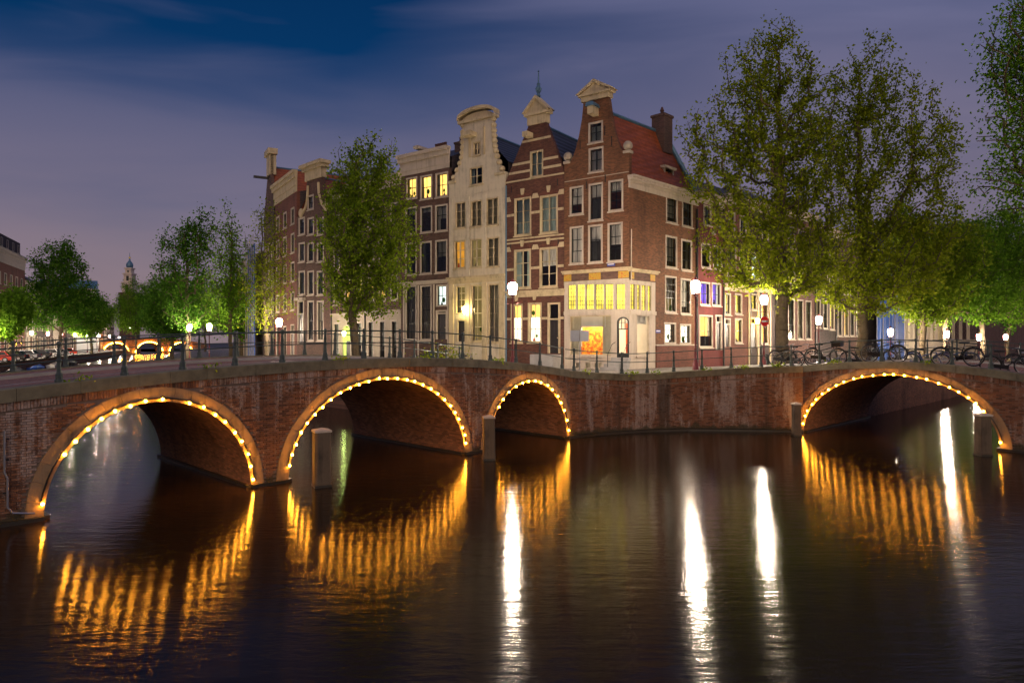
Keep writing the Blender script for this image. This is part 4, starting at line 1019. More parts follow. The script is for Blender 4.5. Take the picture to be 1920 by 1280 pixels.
moulding(H, 'lower_cornice', .0, Wd, zz(533), zz(526), 'white', ((0,.06),(.5,.16)))
for x in (757.5,784.5,813.5,840.2): MB().box(max(.02,sx(x)-.07),min(Wd-.02,sx(x)+.07),-.04,-.0012,-.2,zz(534)).build('pilaster', M['white'], H)
shell(H, Wd, 10, zz(300), zz(247), 'h_dark', 'roof_dark', along=True)
chimney(H, 3.6, 3.0, zz(290), zz(254), .7, .7, 1); chimney(H, .6, 4, zz(290), zz(247), 1.3, .6, 5)
MB().box(2.0,2.5,-.7,0.5,zz(280)+.0,zz(275)).build('hoist_beam', M['white'], H)

# ---------------------------------------------------------------- H5 a/b: behind the big elm
def plain_house(name, label, X, Y, th, base, Wd, top, wall, cols, rows, ground, cornice='white', lit={}, dep=10, ridge=None, roof='roof_dark', sash='sash', gmat=None, gtop=None, smat='h_dark', cur='curtain', each=False, doors=(), fr='white', grid_=(2,(.5,)), cor_h=.8, along=True):
    H, F = mk(name, label, X, Y, th, base); ops = []; k = 0; spec = []
    for z0, z1 in rows:
        for c, hw in cols: ops.append((c-hw,c+hw,z0,z1)); spec.append('w')
    for c, hw, z0, z1, d in ground: ops.append((c-hw,c+hw,z0,z1)); spec.append('d' if d else 'g')
    if gtop:
        facade(H, [(-.4,0,Wd),(gtop,0,Wd)], [o for o in ops if o[3] <= gtop+.01], M[gmat]); facade(H, [(gtop,0,Wd),(top,0,Wd)], [o for o in ops if o[2] >= gtop-.01], M[wall])
        moulding(H, 'string_course', 0, Wd, gtop-.12, gtop+.12, 'stone' if gmat == 'stone' else 'white', ((0,.06),(.5,.14)))
    else: facade(H, [(-.4,0,Wd),(top,0,Wd)], ops, M[wall])
    for i, o in enumerate(ops):
        if spec[i] == 'd': door(H, *o, fr=fr, lit=lit.get(i)); continue
        window(H, *o, cols=grid_[0], rows=grid_[1] if spec[i] == 'w' else (.35,.7), fr=fr, sash=sash, cur=lit.get(i, [(cur,.45 if (i*7) % 3 else .1,1.)] if (i*5) % 4 else None), each=each, fw=.11)
    if cornice: moulding(H, 'cornice', -.02, Wd+.02, top-.05, top+cor_h, cornice, ((0,.05),(.3,.12),(.65,.3),(.85,.45)))
    MB().tube([(.12,-.08,-.2),(.12,-.08,top-.1)], .06, 6).build('drainpipe', M['black'], H)
    shell(H, Wd, dep, top, ridge, smat, roof, along=along)
    return H, F
X, Y = start2(5.1)
plain_house('stone_fronted_house', 'brown house with sandstone ground floor right of the big elm trunk', X, Y, TH2, 1.85, 5.09, 15.0, 'h_brown', [(.9,.5),(2.55,.5),(4.2,.5)], [(5.9,7.9),(8.9,10.9),(11.9,13.6)],
    [(.9,.45,.6,4.3,0),(2.55,.45,.6,4.3,0),(4.2,.45,.6,4.3,0)], gmat='stone', gtop=5.0, ridge=17.5, lit={0:'lit_warm',1:'lit_warm'})
X, Y = start2(10.5)
H, F = plain_house('stone_fronted_house', 'sandstone fronted house with green lit arched doorway behind the elm', X, Y, TH2, 1.8, 5.38, 15.3, 'h_brown', [(.9,.5),(2.7,.5),(4.5,.5)], [(5.9,8.0),(9.0,11.0),(12.0,13.8)],
    [(.9,.5,.7,4.3,0),(4.5,.5,.7,4.3,0)], gmat='stone', gtop=5.0, ridge=17.8, lit={1:'lit_warm',2:'lit_yellow'})
m = MB(); n = 10; cx_, hw_, z0_, zs2 = 2.7, .62, .55, 3.4
for i in range(n):
    a0, a1 = PI*i/n, PI*(i+1)/n
    m.prism([(cx_-(hw_+.22)*math.cos(a0),zs2+(hw_+.22)*math.sin(a0)),(cx_-(hw_+.22)*math.cos(a1),zs2+(hw_+.22)*math.sin(a1)),(cx_-hw_*math.cos(a1),zs2+hw_*math.sin(a1)),(cx_-hw_*math.cos(a0),zs2+hw_*math.sin(a0))], -.14, -.003)
m.box(cx_-hw_-.22,cx_-hw_,-.14,-.003,z0_,zs2).box(cx_+hw_,cx_+hw_+.22,-.14,-.003,z0_,zs2)
dd = m.build('arched_doorway', M['stone'], H)
MB().add([(cx_-hw_,-.006,z0_),(cx_+hw_,-.006,z0_)]+[(cx_+hw_*math.cos(PI*i/10),-.006,zs2+hw_*math.sin(PI*i/10)) for i in range(11)], [tuple(range(13))]).build('lit_niche', M['lit_green'], dd)
MB().box(cx_-.12,cx_+hw_-.05,-.05,-.02,z0_,2.7).build('leaf', M['door'], dd)
MB().lathe([(.05,0),(.13,.1),(.16,.34),(.05,.44)], 6, (cx_,-.35,3.1)).build('hanging_lantern', M['lit_green_lamp'], dd)
# ---------------------------------------------------------------- H6: neck gable with white cornice block and volutes
X, Y = start2(16.9); H, F = mk('neck_gable_house', 'tall brown house with white neck gable block and curled volute at left', X, Y, TH2, 1.75)
Wd = 6.38; sx = F.s; zz = lambda y: F.z(590,y)
cols = [(560.5,571.5),(577,588.5),(594.5,607)]
ops = [F.rect(a,y0,b,y1) for y0, y1 in ((408,440),(455,491),(508,553)) for a, b in cols]+[F.rect(577,366,588,393)]+[F.rect(a,564,b,639) for a, b in cols[1:]]+[F.rect(559,564,570,645)]
facade(H, [(-.4,0,Wd),(zz(398),0,Wd),(zz(398),sx(566),sx(612)),(zz(375),sx(573),sx(606)),(zz(345),sx(575),sx(604)),(zz(318),sx(575),sx(604))], ops, M['h_brown'])
for i, r in enumerate(ops[:-1]): window(H, *r, cols=2, rows=(.5,), sash='sash', cur=('curtain',.3,1) if i % 2 else None, each=False, fw=.13)
door(H, *ops[-1], transom=.3); MB().box(ops[-1][0]-.3,ops[-1][1]+.3,-.3,0,ops[-1][3]+.05,ops[-1][3]+.3).build('door_hood', M['white'], H)
a, b = sx(575), sx(604)
MB().box(a-.1,b+.1,-.15,.4,zz(336),zz(318)).box(a-.35,b+.35,-.35,.5,zz(318),zz(312)).box(a-.55,b+.55,-.55,.6,zz(312),zz(306)).build('gable_block', M['cream'], H)
for sg, x in ((1,sx(566)),(-1,sx(612))):
    MB().tube([(x+sg*.0,-.06,zz(398)),(x+sg*.75,-.06,zz(386)),(x+sg*1.2,-.06,zz(366)),(x+sg*1.3,-.06,zz(345))], .13, 6).build('volute', M['cream'], H)
    MB().ball((x-sg*.05,-.06,zz(393)), .38, 8, 5, sc=(1,.5,1.2)).build('volute_scroll', M['cream'], H)
shell(H, Wd, 10, zz(390), zz(330), 'h_dark', 'roof_red')
# ---------------------------------------------------------------- H7: cornice house, H8: tall gable with red roof; the row turns with the canal
p6 = E4+D2*16.9; d7 = Vector((-.545,.839)); p7 = p6+d7*8.4; d8 = Vector((-.5,.866)); p8 = p7+d8*6.2
H, F = plain_house('cornice_house', 'narrow brick house with heavy cream cornice left of the neck gable', p7.x, p7.y, math.atan2(-.839,.545), 1.7, 8.38, 17.2, 'h_red2', [(1.4,.6),(4.2,.6),(7.0,.6)], [(5.8,7.6),(8.6,10.5),(11.4,13.3),(14.2,15.8)],
    [(1.4,.6,.6,4.3,0),(4.2,.6,.6,4.3,0),(7.0,.6,.4,4.4,1)], cornice='cream', cor_h=2.0, ridge=18.5)
H, F = mk('tall_gable_house', 'tall house with slim white-topped gable, hoist beam and long red roof', p8.x, p8.y, math.atan2(-.866,.5), 1.7)
Wd = 6.18
facade(H, [(-.4,0,Wd),(16.5,0,Wd),(21.0,2.2,4.0),(23.2,2.2,4.0)], [(c-.5,c+.5,z0,z1) for z0, z1 in ((1,3.6),(5.5,7.5),(8.6,10.6),(11.6,13.5)) for c in (1.2,3.1,5.0)], M['h_brown'])
for z0, z1 in ((1,3.6),(5.5,7.5),(8.6,10.6),(11.6,13.5)):
    for c in (1.2,3.1,5.0): window(H, c-.5,c+.5,z0,z1, each=False, sash='sash', fw=.12)
MB().box(1.9,4.3,-.3,.7,23.2,23.8).box(2.2,4.0,-.1,.6,21.0,23.199).build('gable_block', M['cream'], H); MB().box(2.95,3.2,-1.6,0,20.6,20.85).build('hoist_beam', M['black'], H)
shell(H, Wd, 15, 16.4, 22.0, 'h_dark', 'roof_red')
p9 = p8+Vector((-.45,.893))*8
e = thing('scaffolded_house', 'house front hung with dark blue scaffold netting beyond the tall gable', 'house', (p9.x,p9.y,1.6), math.atan2(-.893,.45))
m = MB()
for i in range(16):
    for j in range(7): m.quad((.5*i,-1.+.1*math.sin(i*2.1),j*2),(.5*i+.5,-1.+.1*math.sin(i*2.1+2.1),j*2),(.5*i+.5,-1.+.1*math.sin(i*2.1+2.1),j*2+2),(.5*i,-1.+.1*math.sin(i*2.1),j*2+2))
m.build('netting', M['tarp'], e); MB().box(0,8,0,9,-.3,13).build('wall', M['h_dark'], e)
for i in range(5): MB().tube([(2*i,-1.15,-.1),(2*i,-1.15,15)], .05, 5).build('scaffold_pole', M['grey_stone'], e)

d10 = Vector((-.405,.914)); p10 = p9
for i in range(6):
    p10 = p10+d10*9
    plain_house('distant_house', 'distant %s canal house behind the left trees, %s past the blue netting' % (('brown','red','dark','pale','rust','black')[i], ('first','second','third','fourth','fifth','sixth')[i]), p10.x, p10.y, math.atan2(-.914,.405), 1.6, 8.95, 13+(i*1.7) % 3, ('h_brown','h_red2','h_dark','stone','h_red2','h_dark')[i], [(1.6,.55),(4.5,.55),(7.4,.55)], [(5.4,7.4),(8.6,10.4)], [(1.6,.6,.5,3.9,0),(4.5,.6,.5,3.9,0),(7.4,.6,.5,3.9,0)], ridge=17, lit={6:'lit_warm',8:'lit_white'} if i % 2 else {7:'lit_warm'})

# ---------------------------------------------------------------- the right-hand street
BR = (34.8-24.6)*R2
def rstart(a): p = AB(a,24.6); return p.x, p.y
def rhouse(name, label, a0, a1, base, top_px, wall, ops_px, lit={}, doors=(), ridge=3., cor='white', fr='white', sash='sash', curd='curtain', each=True, corh=.7, cols=2):
    X, Y = rstart(a0); H, F = mk(name, label, X, Y, PI/4, base); Wd = a1-a0-.01
    top = F.z(*top_px); ops = [F.rect(*r) for r in ops_px]
    facade(H, [(-.5,0,Wd),(top,0,Wd)], ops, M[wall])
    for i, r in enumerate(ops):
        if i in doors: door(H, *r, transom=.2, fr=fr); continue
        window(H, *r, cols=cols, rows=(.5,) if r[3]-r[2] < 2.6 else (.35,.7), fr=fr, sash=sash, cur=lit.get(i, (curd,.2,1.) if i % 3 else None), each=each)
    if cor: moulding(H, 'cornice', -.02, Wd+.02, top-.02, top+corh, cor, ((0,.05),(.45,.14),(.66,.34),(.86,.44)))
    MB().tube([(Wd-.10,-.08,-.3),(Wd-.10,-.08,top-.1)], .06, 6).build('drainpipe', M['black'], H)
    shell(H, Wd, 9, top, top+ridge, 'h_dark', 'roof_dark', along=True)
    return H, F
H, F = rhouse('red_house', 'crimson painted brick house with purple lit windows beside the corner house', 42.85, 46.7, 2.55, (1330,384), 'h_red',
   [(1319,386,1333.5,422),(1340,391,1354,425),(1314.5,457,1332,502),(1337,461,1353.5,505),(1312.5,529,1331,572),(1334.5,531,1351.5,573),(1311,591,1336,651),(1341,591,1353,656)], {4:'lit_purple',5:'lit_purple',6:[('lit_warm',.35,1)]}, (7,))
MB().box(F.s(1334),F.s(1341),-.05,0,F.z(1338,440),F.z(1338,432)).build('gable_stone', M['stone'], H)
H, F = rhouse('rust_house', 'rust red brick house with yellow lit shopfront under a heavy cornice', 46.72, 51.0, 2.4, (1380,388), 'h_red2',
   [(1366,397,1378,438),(1387,404,1399,443),(1363.5,462,1380,518),(1386,469,1401.5,521),(1359,550,1370,590),(1378,551,1391,589),(1378,597,1391.5,643),(1358,597,1369,650)], {4:'lit_yellow',5:'lit_yellow',6:'lit_yellow',2:'tan_curtain',3:'tan_curtain'}, (7,))
moulding(H, 'shop_cornice', .02, 4.2, F.z(1382,547), F.z(1382,533), 'cream', ((0,.08),(.4,.25),(.75,.42)))
H, F = rhouse('slate_house', 'dark slate coloured house with bright white windows and amber door lamp', 51.02, 55.6, 2.2, (1430,400), 'h_dark',
   [(1411,415,1424,455),(1429,420,1441,458),(1408.5,472,1424,525),(1427.5,476,1441.5,528),(1405.5,551,1419,581),(1427,556,1440,645),(1406,596,1419,652)], {2:'lit_cool',3:'lit_cool',4:'lit_yellow',5:'lit_warm'}, (6,))
wl = MB().lathe([(.05,0),(.15,.1),(.18,.36),(.05,.46)], 6, (F.s(1411),-.4,F.z(1411,607))).build('wall_lantern', M['lit_amber_lamp'], H)
MB().tube([(F.s(1411),0,F.z(1411,598)),(F.s(1411),-.4,F.z(1411,597)),(F.s(1411),-.4,F.z(1411,604))], .02, 5).build('bracket', M['black'], wl)
for sx_ in (1404,1421,1443): MB().box(F.s(sx_)-.12,F.s(sx_)+.12,-.08,-.001,-.3,F.z(1425,548)).build('pilaster', M['cream'], H)
moulding(H, 'shop_cornice', .02, 4.5, F.z(1425,548), F.z(1425,540), 'cream', ((0,.08),(.5,.2)))
rhouse('rose_house', 'rose brick house with three tall dark windows behind the large elm', 55.62, 63.9, 1.9, (1500,412), 'h_pink',
   [(1461,560,1470,637),(1478,560,1490,636),(1495.5,562,1506,636),(1510.5,564,1521,636),(1461,485,1470,530),(1478,487,1490,530),(1495.5,490,1506,532),(1510.5,494,1521,535),(1478,425,1490,465),(1497,432,1507,470)], {0:'lit_warm',2:'lit_dim'}, each=False)
rhouse('charcoal_house', 'charcoal brick house with tall white framed windows behind the street lamp', 63.92, 69.1, 1.6, (1548,440), 'h_dark',
   [(1529.5,562,1538,614),(1543,564,1552,616),(1555.5,566,1564.5,618),(1529.5,511,1538,544),(1543,514,1552,547),(1555.5,517,1564.5,549),(1529.5,463,1538,495),(1543,467,1552,498),(1555.5,471,1564,500)], {0:'lit_dim',2:'lit_warm',4:'lit_dim'}, each=False)
rhouse('grey_house', 'brown grey house with pale framed tall windows left of the second elm', 69.12, 77, 1.4, (1590,452), 'h_brown',
   [(1571,567,1579,630),(1582.5,568,1591,630),(1594,570,1602,630),(1605,571,1612,630),(1571,520,1579,550),(1582.5,522,1591,552),(1594,524,1602,553),(1605,526,1612,555)], {1:'lit_warm',3:'lit_white'}, each=False)
# scaffold wrapped in blue sheeting
X, Y = rstart(77.02); e = thing('scaffolded_house', 'house wrapped in blue scaffold sheeting on the right street', 'house', (X,Y,1.3), PI/4)
m = MB(); n = 24
for i in range(n):
    for j in range(8):
        x0_, x1_ = 10*i/n, 10*(i+1)/n; y0_, y1_ = -1.2+.12*math.sin(i*1.9), -1.2+.12*math.sin((i+1)*1.9); m.quad((x0_,y0_,j*1.7+.8),(x1_,y1_,j*1.7+.8),(x1_,y1_,j*1.7+2.5),(x0_,y0_,j*1.7+2.5))
m.build('sheeting', M['tarp'], e)
for i in range(6): MB().tube([(2*i,-1.25,-.1),(2*i,-1.25,15)], .04, 5).build('scaffold_pole', M['grey_stone'], e)
MB().box(0,10,0,9,-.2,14).build('wall', M['h_dark'], e)
rhouse('portico_house', 'pale stone house with white portico beyond the blue sheeting', 87.1, 96, 1.2, (1677,470), 'white_wall', [(1664,585,1671,640),(1678,587,1685,640),(1664,540,1671,570),(1678,543,1685,571)], each=False, ridge=2.)
rhouse('pilaster_house', 'grey house with close white pilasters and a green lit window', 96.02, 112, 1.2, (1705,490), 'stone', [(1694,590,1699,636),(1702,591,1707,636),(1710,592,1715,636),(1718,593,1722,636)], {0:'lit_green'}, each=False, cols=1)
rhouse('amber_shop_house', 'far house with amber lit tall shop windows', 112.02, 130, 1.1, (1745,510), 'cream', [(1734,592,1740,637),(1743,593,1749,637),(1752,594,1758,637)], {0:'lit_warm',1:'lit_warm',2:'lit_warm'}, each=False, cols=1)
rhouse('far_brown_house', 'farthest brown house row end on the right street', 130.02, 175, 1.1, (1790,530), 'h_brown', [(1770,596,1776,636),(1784,597,1790,636),(1798,598,1804,636),(1812,599,1818,636)], {1:'lit_white',3:'lit_warm'}, each=False, cols=1)
# ================================================================ street lamps
def lamp_post(label, a, b, h=4.2, group='crowned street lanterns', z=None):
    z = gz(a,b) if z is None else z
    e = thing('street_lamp', label, 'street lamp', AB(a,b,z), 0, group)
    s = h-.30
    MB().lathe([(.20,-.1),(.20,.06),(.17,.10),(.15,.42),(.10,.55),(.11,.60),(.075,.68),(.06,1.1),(.075,1.14),(.05,1.2),(.040,s-.5),(.055,s-.46),(.040,s-.42),(.035,s-.12),(.09,s-.04),(.06,s)], 10).build('post', M['lamp_iron'], e, True)
    m = MB()
    for k in range(4):
        q = PI/4+PI/2*k; c_, s_ = math.cos(q), math.sin(q)
        m.tube([(.03*c_,.03*s_,s-.30),(.15*c_,.15*s_,s-.16),(.12*c_,.12*s_,s-.02)], .012, 4)
    m.tube([(-.32,0,s-.46),(.32,0,s-.46)], .014, 5); m.build('bracket', M['lamp_iron'], e)
    MB().lathe([(.155,s+.02),(.255,s+.50),(.11,s+.70)], 6).build('lantern_glass', M['lantern'], e)
    m = MB()
    for k in range(6):
        q = PI/3*k; m.tube([(.160*math.cos(q),.160*math.sin(q),s),(.265*math.cos(q),.265*math.sin(q),s+.51)], .018, 4).tube([(.265*math.cos(q),.265*math.sin(q),s+.51),(.11*math.cos(q),.11*math.sin(q),s+.71)], .016, 4)
    m.lathe([(.262,s+.47),(.285,s+.50),(.262,s+.54)], 12); m.lathe([(.165,s-.02),(.18,s+.02),(.155,s+.05)], 12); m.lathe([(.14,s+.66),(.15,s+.70),(.14,s+.76),(.05,s+.80),(.06,s+.86),(.012,s+.92)], 8)
    for k in range(8):
        q = PI/4*k; m.ball((.25*math.cos(q),.25*math.sin(q),s+.60), .04, 5, 4)
    m.build('lantern_crown', M['lamp_iron'], e)
    return e
lamp_post('crowned street lantern in front of the striped house', 26., 25.95, 4.25)
lamp_post('crowned street lantern beside the corner house on the quay edge', 32.1, 18.5, 4.35)
lamp_post('crowned street lantern carrying the no entry sign', 44.6, 20.55, 4.5)
lamp_post('crowned street lantern before the charcoal house', 55.3, 21.0, 3.9)
lamp_post('crowned street lantern behind the middle bicycle on the right bridge', 64.9, 18.6, 3.6)
lamp_post('far street lantern behind the right bridge crest, first', 76.6, 17.0, 3.7)
lamp_post('far street lantern behind the right bridge, second along the canal', 90., 16.9, 3.7)
lamp_post('far street lantern near the right edge of the picture', 102., 16.4, 3.7)
lamp_post('crowned street lantern by the thin tree left of the elm', 25.3, 51.5, 4.1)
lamp_post('crowned street lantern on the left canal by the second tree', 25.6, 66.4, 4.1)
lamp_post('crowned street lantern far along the left canal', 26.5, 74, 4.1)
for i, b_ in enumerate((92,104,116,128,140,152,164,178,194,212,232,255)):
    a_ = 1.2+bend(b_); lamp_post('small street lantern on the far left bank, number %s from the left' % ('one two three four five six seven eight nine ten eleven twelve'.split()[i]), a_, b_, 4.2, 'lanterns on the far left bank', 1.65)

# ================================================================ signs
e = thing('no_entry_sign', 'round red no entry sign with white bar on a lamp post', 'sign', AB(44.35,20.40,0))
mm = MB(); n = 24; r_ = .36; zc_ = 5.80; R_ = Matrix.Rotation(math.radians(20),4,'Z')
def disc(mb, r, y0, y1): mb.prism([(r*math.cos(2*PI*i/n), r*math.sin(2*PI*i/n)) for i in range(n)], y0, y1)
for nm, mt, mb in (('rim', 'white', MB()), ('disc', 'sign_red', MB())):
    disc(mb, r_ if nm == 'rim' else r_-.03, -.02 if nm == 'rim' else -.028, 0 if nm == 'rim' else -.021); o = mb.build(nm, M[mt], e); o.matrix_local = Matrix.Translation((0,0,zc_)) @ R_
o = MB().box(-.26,.26,-.036,-.029,-.06,.06).build('white_bar', M['sign_white'], e); o.matrix_local = Matrix.Translation((0,0,zc_)) @ R_
MB().box(-.05,.30,.005,.05,zc_-.03,zc_+.03).build('clamp', M['black'], e)
e = thing('sign_board', 'pair of blank grey sign backs on a slim pole before the show window', 'sign', AB(28.3,23.2,gz(28.3,23.2)))
MB().tube([(0,0,-.1),(0,0,2.2)], .03, 6).build('pole', M['grey_stone'], e)
for sg in (-1,1):
    o = MB().box(-.24,.24,-.012,.012,1.58,2.16).build('plate', M['plate'], e); o.matrix_local = Matrix.Translation((sg*.26,-.06,0)) @ Matrix.Rotation(math.radians(12*sg),4,'Z')
# street name plates
for lab, X_, Y_, th_, z_ in (('small blue street name plate on the side wall beside the shop', *(S0+Vector((R2,R2))*FS.s(1233.5)), PI/4, CAMZ+(640-621)*44.3/FPX), ('small blue street name plate above the shop cornice', *(S0+D1*1.25), TH1, CAMZ+(640-497)*43/FPX)):
    e = thing('name_plate', lab, 'sign', (X_,Y_,z_), th_)
    MB().box(-.27,.27,-.03,-.003,-.10,.10).build('plate', M['plate_blue'], e); MB().box(-.22,.22,-.035,-.031,-.01,.045).build('lettering', M['sign_white'], e)

# ================================================================ trees
def tree(label, loc, trunk_r, fork, ells, natt, per, leaf_len, seed, mat='leaf_a', group=None, spread=.38, name='elm_tree', up=.18, clear=.55, lean=(0,0)):
    rng = np.random.default_rng(seed)
    e = thing(name, label, 'tree', loc, 0, group)
    vol = np.array([rx*ry*rz for (_,_,_,rx,ry,rz) in ells]); vol = vol/vol.sum(); pts = []
    for (cx,cy,cz,rx,ry,rz), f in zip(ells, vol):
        n = max(8, int(natt*f)); d = rng.normal(size=(n,3)); d /= np.linalg.norm(d,axis=1)[:,None]; rr = rng.random(n)**.33
        pts.append(d*rr[:,None]*np.array([rx,ry,rz])+np.array([cx,cy,cz]))
    pts = np.concatenate(pts); pts = pts[pts[:,2] > fork*.75]
    N = len(pts)
    pos = np.zeros((N*14+200,3)); par = np.full(len(pos), -1); pl = np.zeros(len(pos)); k = 0
    top = max(c[2] for c in ells)
    zt = np.arange(0, top+.01, .45); wob = np.cumsum(rng.normal(size=(len(zt),2))*.05,axis=0)
    for i, z in enumerate(zt):
        pos[k] = (wob[i,0]+lean[0]*z/top, wob[i,1]+lean[1]*z/top, z); par[k] = k-1; pl[k] = 0 if i == 0 else pl[k-1]+.45; k += 1
    first = int(np.searchsorted(zt, fork)); fp = pos[first].copy()
    order = np.argsort(np.linalg.norm(pts-fp,axis=1)); tips = []
    for j in order:
        p = pts[j]; d = np.linalg.norm(pos[first:k]-p,axis=1); cost = d+.33*(pl[first:k]-pl[first])+.9*np.maximum(0, pos[first:k,2]-p[2])
        b = first+int(np.argmin(cost)); L = np.linalg.norm(p-pos[b]); n = int(min(10, max(1, round(L/.55)))); s0 = pos[b].copy(); ct = s0+(p-s0)*.5+np.array([0,0,up*L])+rng.normal(size=3)*.07*L; pr = b
        for i in range(1,n+1):
            t = i/n; q = s0*(1-t)**2+ct*2*t*(1-t)+p*t*t; pos[k] = q; par[k] = pr; pl[k] = pl[pr]+L/n; pr = k; k += 1
        tips.append(pr)
        if k > len(pos)-20: break
    wgt = np.zeros(k); wgt[tips] += 1
    for i in range(k-1, 0, -1): wgt[par[i]] += wgt[i]
    rad = np.maximum(.014, trunk_r*(np.maximum(wgt,.5)/wgt[first])**.43)
    for i in range(first+1): rad[i] = trunk_r*(1.0+.35*math.exp(-zt[i]/.5)) if i < len(zt) else rad[i]
    V = []; Fc = []; o = 0
    ch = np.arange(1,k); pa = par[1:k]
    for lo, hi, ns in ((.09,9,8),(.035,.09,5),(0,.035,3)):
        sel = ch[(rad[ch] >= lo) & (rad[ch] < hi)]
        if not len(sel): continue
        a, b = pos[par[sel]], pos[sel]; ra = np.minimum(rad[par[sel]], rad[sel]*1.5); rb = rad[sel]
        if lo == .09: ra = rad[par[sel]]*np.where(rad[par[sel]] > rad[sel]*1.6, .62, 1.)
        d = b-a; d /= np.maximum(np.linalg.norm(d,axis=1),1e-6)[:,None]
        ref = np.where(np.abs(d[:,2:3]) > .9, np.array([[0,1.,0]]), np.array([[0,0,1.]])); u = np.cross(d,ref); u /= np.linalg.norm(u,axis=1)[:,None]; w_ = np.cross(d,u)
        an = 2*PI*np.arange(ns)/ns; ring = u[:,None,:]*np.cos(an)[None,:,None]+w_[:,None,:]*np.sin(an)[None,:,None]
        va = a[:,None,:]+ring*ra[:,None,None]; vb = b[:,None,:]+ring*rb[:,None,None]
        V.append(np.concatenate([va,vb],axis=1).reshape(-1,3)); m_ = len(sel); base = o+np.arange(m_)[:,None]*2*ns; jj = np.arange(ns)[None,:]; j2 = (jj+1) % ns
        Fc.append(np.stack([base+jj, base+j2, base+ns+j2, base+ns+jj],axis=2).reshape(-1,4)); o += m_*2*ns
    quad_mesh('trunk', np.concatenate(V), np.concatenate(Fc), M['bark'], e, True)
    tips = np.array(tips); tp = tips.repeat(per); step = rng.integers(0,4,len(tp)); idx = tp.copy()
    for _ in range(3):
        mv = step > 0; nx = par[idx]; okk = mv & (nx >= 0) & (pos[nx,2] > fork*.8); idx = np.where(okk, nx, idx); step = step-1
    c = pos[idx]+rng.normal(size=(len(idx),3))*spread
    leaves('crown', c, leaf_len, rng, M[mat], e)
    return e
def quad_mesh(name, V, Fq, mat, par, smooth=False):
    me = bpy.data.meshes.new(name); me.vertices.add(len(V)); me.vertices.foreach_set('co', V.astype(np.float32).ravel())
    me.loops.add(len(Fq)*4); me.loops.foreach_set('vertex_index', Fq.astype(np.int32).ravel())
    me.polygons.add(len(Fq)); me.polygons.foreach_set('loop_start', np.arange(0,len(Fq)*4,4,dtype=np.int32)); me.polygons.foreach_set('loop_total', np.full(len(Fq),4,dtype=np.int32))
    if smooth: me.polygons.foreach_set('use_smooth', np.ones(len(Fq),dtype=bool))
    me.materials.append(mat); me.update(calc_edges=True); return put(name, me, par)
def leaves(name, c, L, rng, mat, par):
    n = len(c); d = rng.normal(size=(n,3)); d[:,2] -= .25; d /= np.linalg.norm(d,axis=1)[:,None]; q = rng.normal(size=(n,3)); u = np.cross(d,q); u /= np.linalg.norm(u,axis=1)[:,None]
    l = L*rng.uniform(.6,1.25,n)[:,None]; w_ = l*.34
    nn = np.cross(d,u)*l*.12
    V = np.stack([c, c+d*l*.5+u*w_+nn, c+d*l, c+d*l*.5-u*w_+nn],axis=1).reshape(-1,3)
    return quad_mesh(name, V, np.arange(n*4).reshape(-1,4), mat, par)
def px_tree(label, a, b, trunk_r, fork, blobs, natt, per, leaf_len, seed, z=None, **k):
    """blobs: crown lobes measured on the photograph (x, y, half width, half height in pixels), turned into metres at the tree's own distance"""
    p = AB(a,b,gz(a,b) if z is None else z); ells = []
    for i, (x, y, rw, rh) in enumerate(blobs):
        s = p.y/FPX; dy = [0,.8,-.8,.5,-.5,1.,-1.][i % 7]*rw*s*.35
        ells.append(((x-960)*s-p.x, dy, CAMZ+(640-y)*s-p.z, rw*s, rw*s*.9, rh*s))
    return tree(label, p, trunk_r, fork, ells, natt, per, leaf_len, seed, **k)
px_tree('bushy upright elm in front of the stone fronted houses', 25.5, 40.4, .27, 3.6, [(690,400,85,130),(645,430,60,110),(705,300,42,62),(650,290,26,45),(735,470,55,80),(640,540,55,60),(720,545,55,50)], 850, 28, .21, 11, up=.3, spread=.21, mat='leaf_d')
px_tree('slender young tree left of the neck gable house', 25.6, 54.3, .15, 3.2, [(505,480,36,100),(530,540,24,70),(478,540,28,80),(512,400,16,50)], 190, 20, .19, 12, up=.35, name='young_tree')
px_tree('narrow tree on the left canal beside the young tree', 26, 62.5, .18, 3.4, [(432,500,38,100),(448,560,34,50),(410,560,30,55),(425,410,16,40)], 230, 26, .22, 13, up=.35, mat='leaf_b')
px_tree('broad dark tree left of the narrow tree on the left canal', 27, 76, .26, 3.6, [(352,500,55,95),(318,540,32,60),(385,440,28,55),(360,580,60,35)], 330, 34, .26, 14, mat='leaf_c')
px_tree('large spreading elm behind the no entry sign', 43.6, 18.95, .40, 3.9, [(1450,300,90,140),(1462,110,72,88),(1340,310,60,90),(1305,228,38,45),(1385,450,95,95),(1520,390,75,120),(1390,150,50,65),(1465,495,105,52),(1540,200,60,85),(1370,240,60,85),(1515,500,70,55),(1298,325,32,42),(1552,310,45,110)], 1150, 28, .22, 21, up=.2, spread=.23)
px_tree('tall elm standing right of the large spreading elm', 53.7, 17.5, .36, 4.2, [(1630,320,90,140),(1635,140,65,85),(1735,300,62,95),(1700,470,105,85),(1570,470,85,90),(1580,240,55,100),(1762,400,45,85),(1640,525,120,62),(1700,180,58,75),(1765,245,32,48)], 1150, 28, .24, 22, up=.2, spread=.26)
px_tree('leaning elm by the right canal behind the middle bicycles', 67.6, 17, .26, 4.2, [(1730,480,65,85),(1700,430,50,60),(1790,480,50,85),(1740,560,70,35)], 600, 40, .26, 23, mat='leaf_d')
px_tree('dark linden by the right canal, left of the farthest trees', 78, 17.6, .26, 4., [(1815,480,55,80),(1770,540,45,60),(1840,540,50,60)], 450, 40, .28, 24, mat='leaf_b')
